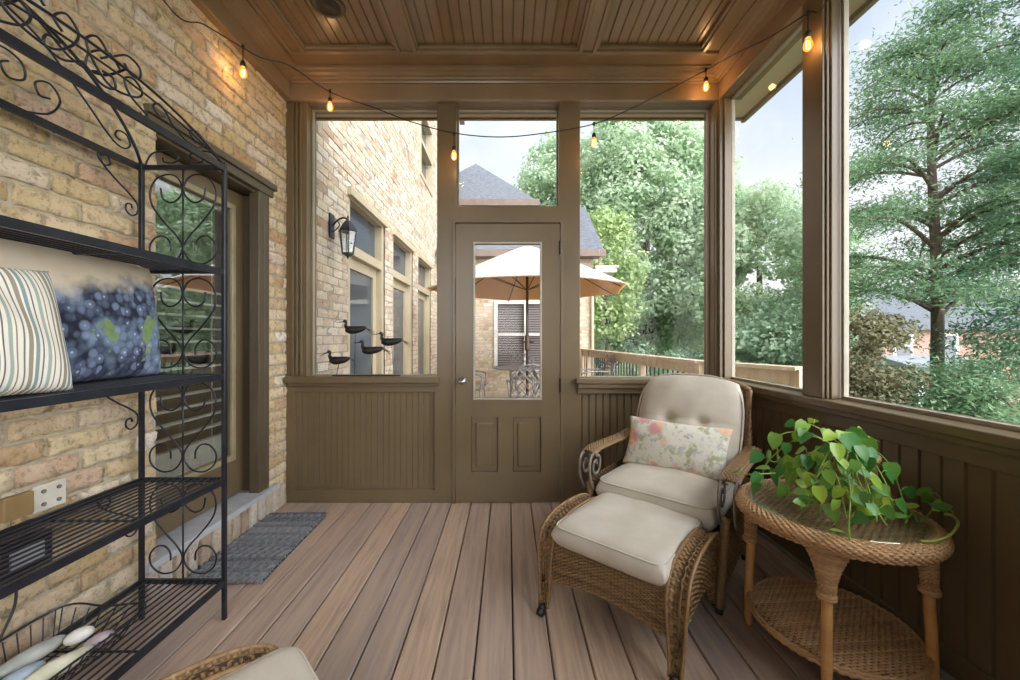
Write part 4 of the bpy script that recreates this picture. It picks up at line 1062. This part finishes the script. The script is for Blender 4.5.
# umbrella
um = thing('patio_umbrella', 'open cream patio umbrella with orange underside over the patio table', 'umbrella', (.33, 6.7, -.03))
topm = P('cream_canvas_top', (226,222,214), (214,208,198), 4, .9)
def canvas(nm, ca, cb, tf):
    g = NT(nm); c = lin(ca); g.b.inputs['Base Color'].default_value = c; g.b.inputs['Roughness'].default_value = .9
    tl = g.t.nodes.new('ShaderNodeBsdfTranslucent'); tl.inputs[0].default_value = lin(cb); mx = g.t.nodes.new('ShaderNodeMixShader'); mx.inputs[0].default_value = tf
    g.l(g.b.outputs[0], mx.inputs[1]); g.l(tl.outputs[0], mx.inputs[2]); g.l(mx.outputs[0], g.out.inputs[0]); return g.m
def canopy(off):
    rad = 1.62; n = 8; sub = 8; rows = 10; V = []
    for i in range(rows+1):
        t = i/rows; row = []
        for k in range(n*sub):
            a = 2*math.pi*k/(n*sub)+.2; f = (k % sub)/sub; rib = math.cos(math.pi/n)/math.cos((f-.5)*2*math.pi/n)
            sag = .05*math.sin(math.pi*f)*t
            r_ = max(t, .001)*rad*(rib if 1 else 1)/math.cos(math.pi/n)*(1) 
            z = 2.80-.78*t**1.12 - sag*.6 + (.04*math.sin(math.pi*f) if i == rows else 0) + off
            row.append((r_*math.cos(a)*.97, r_*math.sin(a)*.97, z))
        V.append(row)
    return np.array(V)
mb = MB(); mb.grid(canopy(.012), cv=True); mb.build('canopy', canvas('cream_canvas', (196,190,180), (206,196,182), .12), um, smooth=True)
mb = MB(); mb.grid(canopy(0.), cv=True); mb.build('canopy_lining', canvas('orange_canvas', (228,184,136), (240,192,140), .5), um, smooth=True, label='orange canvas underside')
pole_m = P('bronze_pole', (90,74,60), rough=.4, metal=.4)
mb = MB(); mb.tube([(0,0,.06),(0,0,2.78)], .024, 12); mb.lathe([(.0,0),(.05,.0),(.03,.05),(.0,.08)], 12, (0,0,2.78)); mb.build('pole', pole_m, um, smooth=True)
mb = MB(); mb.tube([(-.11,0,1.15),(.11,0,1.15)], .018, 8); mb.lathe([(.03,1.0),(.045,1.02),(.045,1.25),(.03,1.27)], 12); mb.build('crank', pole_m, um)
for k in range(8):
    a = 2*math.pi*k/8+.2; c, s = math.cos(a), math.sin(a)
    mb = MB(); mb.tube([(c*.03,s*.03,2.75),(c*.85,s*.85,2.37),(c*1.62,s*1.62,1.99)], .009, 6); mb.tube([(c*.03,s*.03,2.05),(c*.85,s*.85,2.35)], .008, 6); mb.build('rib', pole_m, um)
mb = MB(); mb.lathe([(.0,0),(.26,0),(.26,.03),(.05,.07),(.04,.2),(0,.2)], 24); mb.build('base', pole_m, um)
# patio table
cast = P('cast_aluminium', (150,146,142), (110,106,104), 20, .35, .5)
pt = thing('patio_table', 'round cast metal patio table under the umbrella', 'table', (.33, 6.7, -.03))
mb = MB(); mb.lathe([(.05,.70),(.56,.70),(.60,.705),(.60,.72),(.56,.725),(.05,.725)], 40); mb.build('tabletop', cast, pt)
for k in range(4):
    a = R(45+90*k); mb = MB(); mb.tube(spline([(.12*math.cos(a),.12*math.sin(a),.69),(.28*math.cos(a),.28*math.sin(a),.45),(.20*math.cos(a),.20*math.sin(a),.25),(.42*math.cos(a),.42*math.sin(a),.0)], 6), .02, 8); mb.build('leg', cast, pt, smooth=True)
# patio chairs
def patio_chair(label, loc, rz):
    o = thing('patio_chair', label, 'chair', loc, rz, 'cast patio chairs round the table')
    mb = MB(); mb.box(-.24,.24,-.23,.23,.40,.425); mb.build('seat', cast, o, bevel=.01)
    for sx in (-1, 1):
        for sy in (-1, 1):
            mb = MB(); mb.tube(spline([(sx*.21,sy*.20,.41),(sx*.225,sy*.22,.2),(sx*.25,sy*.26,0)], 5), .014, 8); mb.build('leg', cast, o, smooth=True)
        mb = MB(); mb.tube(spline([(sx*.25,.24,.66),(sx*.27,.0,.66),(sx*.27,-.2,.64),(sx*.26,-.23,.58),(sx*.24,-.21,.42)], 6), .014, 8); mb.build('arm', cast, o, smooth=True)
    mb = MB(); W_ = .25
    def bp(x, z): return (x, .23+.12*(z-.42)/.46, z)
    def topz(x): return .80+.09*math.cos(x/W_*math.pi/2)
    out = [bp(-W_,.42)]+[bp(x, topz(x)) for x in np.linspace(-W_,W_,16)]+[bp(W_,.42)]
    mb.tube(out, .013, 8)
    for sg in (-1, 1):
        for c in np.arange(-.7, .71, .095):
            pts = []
            for x in np.linspace(-W_, W_, 40):
                z = .62+sg*(x-c)*1.15
                if .43 < z < topz(x): pts.append(bp(x, z))
            if len(pts) > 2: mb.tube(pts, .009, 6)
    mb.build('backrest', cast, o, smooth=True); return o
pc = patio_chair('lattice back metal patio chair with its back to the porch door', (.27, 5.15, -.03), R(183))
for lab, loc, rz in (('lattice back metal patio chair on the left side of the patio table', (-.62, 6.35, -.03), R(85)),
                     ('lattice back metal patio chair at the far side of the patio table', (.30, 7.85, -.03), R(2)),
                     ('lattice back metal patio chair on the right side of the patio table', (1.45, 6.75, -.03), R(-88))):
    c = copy_tree(pc); c['label'] = lab; c.location = loc; c.rotation_euler = (0,0,rz)

# deck railing
wood = P('weathered_cedar', (204,186,160), (184,164,138), 12, .7, stretch=(1,1,.4))
dr = thing('deck_railing', 'wooden deck railing with dark balusters beyond the right porch window', 'railing', (0,0,0))
RP = [(1.70,8.8),(2.06,4.15),(2.44,3.25)]
def seg(mb, a, b, z0, z1, w):
    d = Vector((b[0]-a[0], b[1]-a[1], 0)); L = d.length; M = Matrix.Translation((a[0],a[1],0)) @ Matrix.Rotation(math.atan2(d.y, d.x), 4, 'Z'); mb.box(0, L, -w/2, w/2, z0, z1, M=M)
for a, b in zip(RP, RP[1:]):
    mb = MB(); seg(mb, a, b, .915, .95, .14); mb.build('top_rail', wood, dr, bevel=.004)
    mb = MB(); seg(mb, a, b, .80, .912, .04); mb.build('upper_rail', wood, dr)
    mb = MB(); seg(mb, a, b, .06, .14, .04); mb.build('bottom_rail', wood, dr)
for (x, y) in [RP[0], (1.74,8.35), (1.83,7.1), (1.94,5.6), RP[1], RP[2]]:
    mb = MB(); mb.box(x-.05,x+.05,y-.05,y+.05,-.05,.93); mb.build('post', wood, dr)
a, b = RP[0], RP[1]; N = 38
for k in range(1, N):
    f = k/N; x, y = a[0]+(b[0]-a[0])*f, a[1]+(b[1]-a[1])*f
    mb = MB(); mb.tube([(x,y,.12),(x,y,.82)], .012, 6); mb.build('baluster', P('baluster_dark', (50,46,44), rough=.5) if k == 1 else bpy.data.materials['baluster_dark'], dr)
a, b = RP[1], RP[2]
for k in range(1, 6):
    f = k/6; x, y = a[0]+(b[0]-a[0])*f, a[1]+(b[1]-a[1])*f
    mb = MB(); mb.box(-.05 if k % 2 else -.02, .05 if k % 2 else .02, -.012, .012, .1, .85, M=Matrix.Translation((x,y,0)) @ Matrix.Rotation(R(-67),4,'Z')); mb.build('picket', wood, dr)

# ground
mb = MB(); mb.box(-60,80,-30,90,-3.2,-3.0); o = mb.build('ground', P('lawn', (96,116,66), (70,90,50), 2, .95)); o['kind'] = 'structure'

# ------------------------------------------------------------------ trees
def leaf_cards(C, N, size, r, asp=.6):
    """C centers (n,3), N normals -> quads"""
    n = len(C); N = N/(np.linalg.norm(N,axis=1)[:,None]+1e-9); T = r.normal(size=(n,3)); T -= N*(T*N).sum(1)[:,None]; T /= np.linalg.norm(T,axis=1)[:,None]+1e-9
    B = np.cross(N, T); s = (size*r.uniform(.6,1.3,n))[:,None]
    V = np.stack([C-T*s, C-B*s*asp, C+T*s, C+B*s*asp], 1).reshape(-1,3)
    return V, np.arange(n*4).reshape(n,4)
def crown_mb(rad, ncl, per, leaf, seed, clr=.8, hollow=.5, fn=None):
    r = np.random.default_rng(seed); mb = MB()
    d = r.normal(size=(ncl,3)); d /= np.linalg.norm(d,axis=1)[:,None]; rr = hollow+(1-hollow)*r.uniform(0,1,ncl)**.6
    c = d*rr[:,None]*np.array(rad)
    if fn is not None: c = fn(c, r)
    for q in c:
        R_ = clr*r.uniform(.6,1.25); dd = r.normal(size=(per,3)); dd /= np.linalg.norm(dd,axis=1)[:,None]
        pos = q + dd*R_*np.array([1,1,.65])*(r.uniform(.55,1,(per,1)))
        nr = dd*.7+np.array([0,0,.5])+r.normal(0,.45,(per,3))
        V, F_ = leaf_cards(pos, nr, leaf, r); base = r.uniform(0,.6)
        mb.add(V, F_, np.repeat((base+r.uniform(0,.4,per)).clip(0,1), 4))
    return mb
bark = P('grey_bark', (120,104,90), (84,70,60), 14, .9, bmp=.6, bscale=30, stretch=(1,1,.25))
def tree(name, label, cat, loc, mbc, mat, trunk_h, tr=.18, bz=0, group=None, limbs=6, seed=3, crown_r=2):
    o = thing(name, label, cat, loc, 0, group)
    mb = mbc; mb.build('foliage', mat, o, recalc=False)
    mb = MB(); r = np.random.default_rng(seed)
    mb.tube(spline([(0,0,bz),(.05,.05,bz+trunk_h*.4),(-.05,0,bz+trunk_h)], 6), np.linspace(tr,tr*.35,13), 8)
    for k in range(limbs):
        a = r.uniform(0,6.28); z0 = bz+trunk_h*r.uniform(.35,.8); L = crown_r*r.uniform(.5,.9)
        mb.tube(spline([(0,0,z0),(math.cos(a)*L*.4,math.sin(a)*L*.4,z0+L*.25),(math.cos(a)*L,math.sin(a)*L,z0+L*.7)], 5), np.linspace(tr*.4,tr*.1,11), 6)
    mb.build('trunk', bark, o, smooth=True); return o
gM = leaf_mat('oak_leaves', (166,194,158), (218,230,204), .45)
gY = leaf_mat('yellow_green_leaves', (146,174,116), (204,218,164), .4)
gB = leaf_mat('blue_green_leaves', (120,150,124), (172,194,164), .4)
gP = leaf_mat('pine_needles', (100,136,106), (156,184,142), .35)
gD = leaf_mat('dark_pine_needles', (80,122,98), (132,168,130), .35)
gR = leaf_mat('russet_leaves', (112,110,84), (150,146,112), .35)
C1 = crown_mb((3.6,3.0,5.2), 420, 300, .085, 1, .75, .6)
tree('oak_tree', 'tall broad pale green tree filling the right porch window', 'tree', (5.7, 16, 5.6), C1, gM, 9, .35, -8.6, 'deciduous trees beyond the deck')
C2 = crown_mb((2.5,2.5,5.0), 200, 240, .10, 2, .8, .55)
tree('oak_tree', 'pale green tree at the left, seen through the transom', 'tree', (3.2, 19.5, 6.6), C2, gM, 9, .3, -9.6, 'deciduous trees beyond the deck')
C3 = crown_mb((.95,.9,2.2), 60, 150, .07, 3, .5, .4)
tree('yellow_green_tree', 'small yellow-green tree just right of the brick wing', 'tree', (3.05, 12, 3.0), C3, gY, 5.5, .1, -6, None, 4, 4, .8)
C4 = crown_mb((2.5,2.0,3.6), 220, 220, .075, 4, .65, .5)
tree('maple_tree', 'rounded green tree in the narrow side window', 'tree', (8.1, 12.5, 2.5), C4, gM, 6.5, .2, -5.5, 'deciduous trees beyond the deck')
C5 = crown_mb((1.9,1.5,1.9), 90, 190, .07, 5, .6, .4)
for i, (x, y, z, s, lab) in enumerate([(6.3,9.3,.3,.9,'blue-green bush low behind the deck rail in the side window'),(3.7,9.6,-.4,.72,'blue-green bush behind the deck rail below the tall tree')]):
    if i == 0: t0 = tree('leafy_bush', lab, 'bush', (x,y,z), C5, gB, 3, .08, -3.3, 'bushes behind the deck rail', 4, 6, 1); t = t0
    else: t = copy_tree(t0)
    t.location = (x,y,z); t.scale = (s,s,s); t.rotation_euler = (0,0,i*2.1); t['label'] = lab
# background row of trees
C6 = crown_mb((3.6,3.0,4.4), 170, 150, .19, 6, 1.3, .5)
bg = [(5,29,1.2,.9,'distant tree low behind the tall pale green tree'),(15,28,1,.95,'distant tree behind the rounded tree of the side window'),(19,30,-1.5,.7,'distant tree left of the brick neighbour house'),(47,32,0,1.0,'distant tree beyond the right end of the neighbour house')]
for i, (x, y, z, s, lab) in enumerate(bg):
    if i == 0: b0 = tree('background_tree', lab, 'tree', (x,y,z), C6, gB, 7, .3, -6, 'background trees', 5, 7, 2); t = b0
    else: t = copy_tree(b0)
    t.location = (x,y,z); t.scale = (s,s,s*.9); t.rotation_euler = (0,0,i*1.3); t['label'] = lab

# conifers
def conifer(name, label, loc, H, Rm, nb, mat, z_low, seed, dens=1., droop=.15, top=.25, leaf=.075, barez=0., trunk=.2):
    r = np.random.default_rng(seed); o = thing(name, label, 'tree', loc, 0)
    tm = MB(); fm = MB(); tm.tube(spline([(0,0,-1.5),(.06,0,H*.3),(-.04,.03,H*.7),(0,0,H)], 8), np.linspace(trunk,.03,25), 10)
    for k in range(nb):
        f = (k+r.uniform(0,1))/nb; z = z_low+(H-z_low)*f; a = r.uniform(0, 2*math.pi)
        L = Rm*(1-f)**.55*r.uniform(.75,1.15)+top; dr_ = droop*L
        rise = .25*L
        p = spline([(0,0,z),(math.cos(a)*L*.35,math.sin(a)*L*.35,z+rise*.7),(math.cos(a)*L*.7,math.sin(a)*L*.7,z+rise-dr_*.3),(math.cos(a)*L,math.sin(a)*L,z+rise*.9-dr_)], 5)
        tm.tube(p, np.linspace(.035*L/Rm+.012,.008,len(p)), 5, caps=False)
        ncl = int((5+L*5)*dens)
        for q in range(ncl):
            g_ = r.uniform(.38 if f < .75 else .15, 1.02); pp = p[min(int(g_*(len(p)-1)), len(p)-1)]; w = .28*L*(1.1-abs(g_-.7))
            c = pp + np.array([-math.sin(a), math.cos(a), 0])*r.normal(0, w*.55) + np.array([0,0,r.normal(.02,.07)])
            n = int(76*dens); R_ = r.uniform(.16,.34)
            pos = c + r.normal(size=(n,3))*np.array([R_,R_,R_*.33])
            nr = np.array([0,0,1.])+r.normal(0,.55,(n,3))
            V, F_ = leaf_cards(pos, nr, leaf, r, .28); b_ = r.uniform(0,.6); fm.add(V, F_, np.repeat((b_+r.uniform(0,.4,n)), 4))
    tm.build('trunk', bark, o, smooth=True); fm.build('foliage', mat, o, recalc=False); return o
conifer('conifer_tree', 'tall open conifer with bare lower trunk in the big right window', (8.75, 8.0, -.6), 8.3, 2.3, 60, gP, 2.0, 31, .95, leaf=.052, trunk=.13)
conifer('conifer_tree', 'dark dense conifer at the right edge of the photo', (10.2, 6.6, -1.5), 11.5, 2.0, 70, gD, 1.0, 32, 1.0, droop=.3, leaf=.055)
conifer('young_conifer', 'bright green low conifer boughs in front of the neighbour house', (7.6, 6.3, -3), 3.6, 1.35, 44, gP, .6, 33, 1.0, leaf=.05, trunk=.08)
C7 = crown_mb((.75,.8,1.6), 60, 330, .036, 8, .4, .4)
tree('russet_shrub', 'brownish shrub at the left of the big right window', 'shrub', (6.55, 7.3, .2), C7, gR, 2.6, .07, -3.1, None, 4, 9, .8)
C8 = crown_mb((1.3,1.2,1.1), 60, 170, .06, 9, .45, .4)
s0 = tree('leafy_shrub', 'green shrub low under the big right window', 'shrub', (5.6, 5.5, -1.2), C8, gB, 1.5, .06, -1.8, 'shrubs below the window', 4, 9, .8)
for i, (x, y, z, s, lab) in enumerate([(5.9,4.2,-1.5,1.1,'green shrub low at the right edge under the big window'),(8.9,5.6,-1.6,1.3,'green shrub between the dark conifer and the neighbour house'),(6.5,7.6,-1.4,1.2,'green shrub below the brownish shrub')]):
    t = copy_tree(s0); t.location = (x,y,z); t.scale = (s,s,s); t.rotation_euler = (0,0,i*1.9+1); t['label'] = lab

# neighbour house
nh = thing('neighbour_house', 'red brick neighbour house with grey roof behind the conifers', 'building', (24, 25, -3))
rb = P('red_brick_far', (186,150,136), (166,130,116), 8, .9)
mb = MB(); mb.box(0,18,0,8,0,4.7); mb.build('walls', rb, nh)
mb = MB(); mb.prism([(-.5,4.7),(4,7.6),(8.5,4.7)], 0, -.5, 18.5); mb.build('roof', roofm, nh)
whit = P('white_paint', (232,232,228), rough=.5)
for (x, z) in ((1.3,3.0),(6.6,.7),(10.5,3.0),(4.2,3.0),(14,3.0),(10.5,.7)):
    mb = MB(); mb.box(x-.65,x+.65,-.06,0,z-.1,z+1.5); f = mb.build('window', whit, nh)
    for dz in (0,.72):
        mb = MB(); mb.box(x-.45,x+.45,-.08,-.05,z+.05+dz,z+.63+dz); mb.build('pane', dk, f)
mb = MB(); mb.box(-.4,4.4,-2.4,0,2.3,2.55); mb.prism([(-2.6,2.5),(0,3.1),(0,2.5)], 0, -.5, 4.5); mb.build('porch_roof', P('pale_roof', (150,154,160), rough=.7), nh)
for x in (-.1, 1.6, 3.1, 4.1):
    mb = MB(); mb.box(x,x+.25,-2.3,-2.05,0,2.3); mb.build('porch_column', whit, nh)
mb = MB(); mb.box(2,2.9,-.08,0,0,2.1); mb.build('door', whit, nh)

# ------------------------------------------------------------------ unseen rear wall with one opening, added to cut light from behind
mb = MB(); slab(mb, lambda u, v, n: (u, YN-n, v), XL, 1.66, 0, 3.07, 0, .14, [(-1.4,.2,.9,ZB)]); o = mb.build('wall_near_added', paint); o['kind'] = 'structure'
sd = bpy.data.lights.new('hazy_sun', 'SUN'); sd.energy = 1.5; sd.angle = R(50); sd.color = (1,.97,.92)
so = bpy.data.objects.new('hazy_sun', sd); COL.objects.link(so); so.rotation_euler = Vector((.28,-.62,.75)).to_track_quat('Z','Y').to_euler()
# ------------------------------------------------------------------ world
w = bpy.data.worlds.new('sky'); scn.world = w; w.use_nodes = True; nt = w.node_tree; bgN = nt.nodes['Background']
class GG: pass
g = GG(); g.t = nt; g.l = lambda a, b: nt.links.new(a, b)
tc = nt.nodes.new('ShaderNodeTexCoord'); vec = tc.outputs['Generated']
sp3 = nt.nodes.new('ShaderNodeSeparateXYZ'); g.l(vec, sp3.inputs[0])
n1 = noise(g, vec, 2.6, 5, .55)
c = mixc(g, ramp(g, n1, [(.38,(0,0,0,1)),(.62,(1,1,1,1))]), lin((186,200,216)), lin((232,234,236)))
hz = ramp(g, sp3.outputs[2], [(.0,(1,1,1,1)),(.5,(0,0,0,1))])
c = mixc(g, hz, c, lin((238,238,238)))
# brighter cloud cover towards the hidden sun, behind the camera
sunw = ramp(g, mathn(g, 'ADD', mathn(g, 'ADD', mathn(g, 'MULTIPLY', sp3.outputs[1], -.38), mathn(g, 'MULTIPLY', sp3.outputs[0], .42)), .5), [(.64,(0,0,0,1)),(.95,(1,1,1,1))])
st = mathn(g, 'ADD', mathn(g, 'MULTIPLY', sunw, 5.0), .90)
g.l(c, bgN.inputs[0]); g.l(st, bgN.inputs[1])

scn.view_settings.view_transform = 'Standard'; scn.view_settings.look = 'None'; scn.view_settings.gamma = 1; scn.view_settings.exposure = .68
scn.view_settings.use_curve_mapping = False
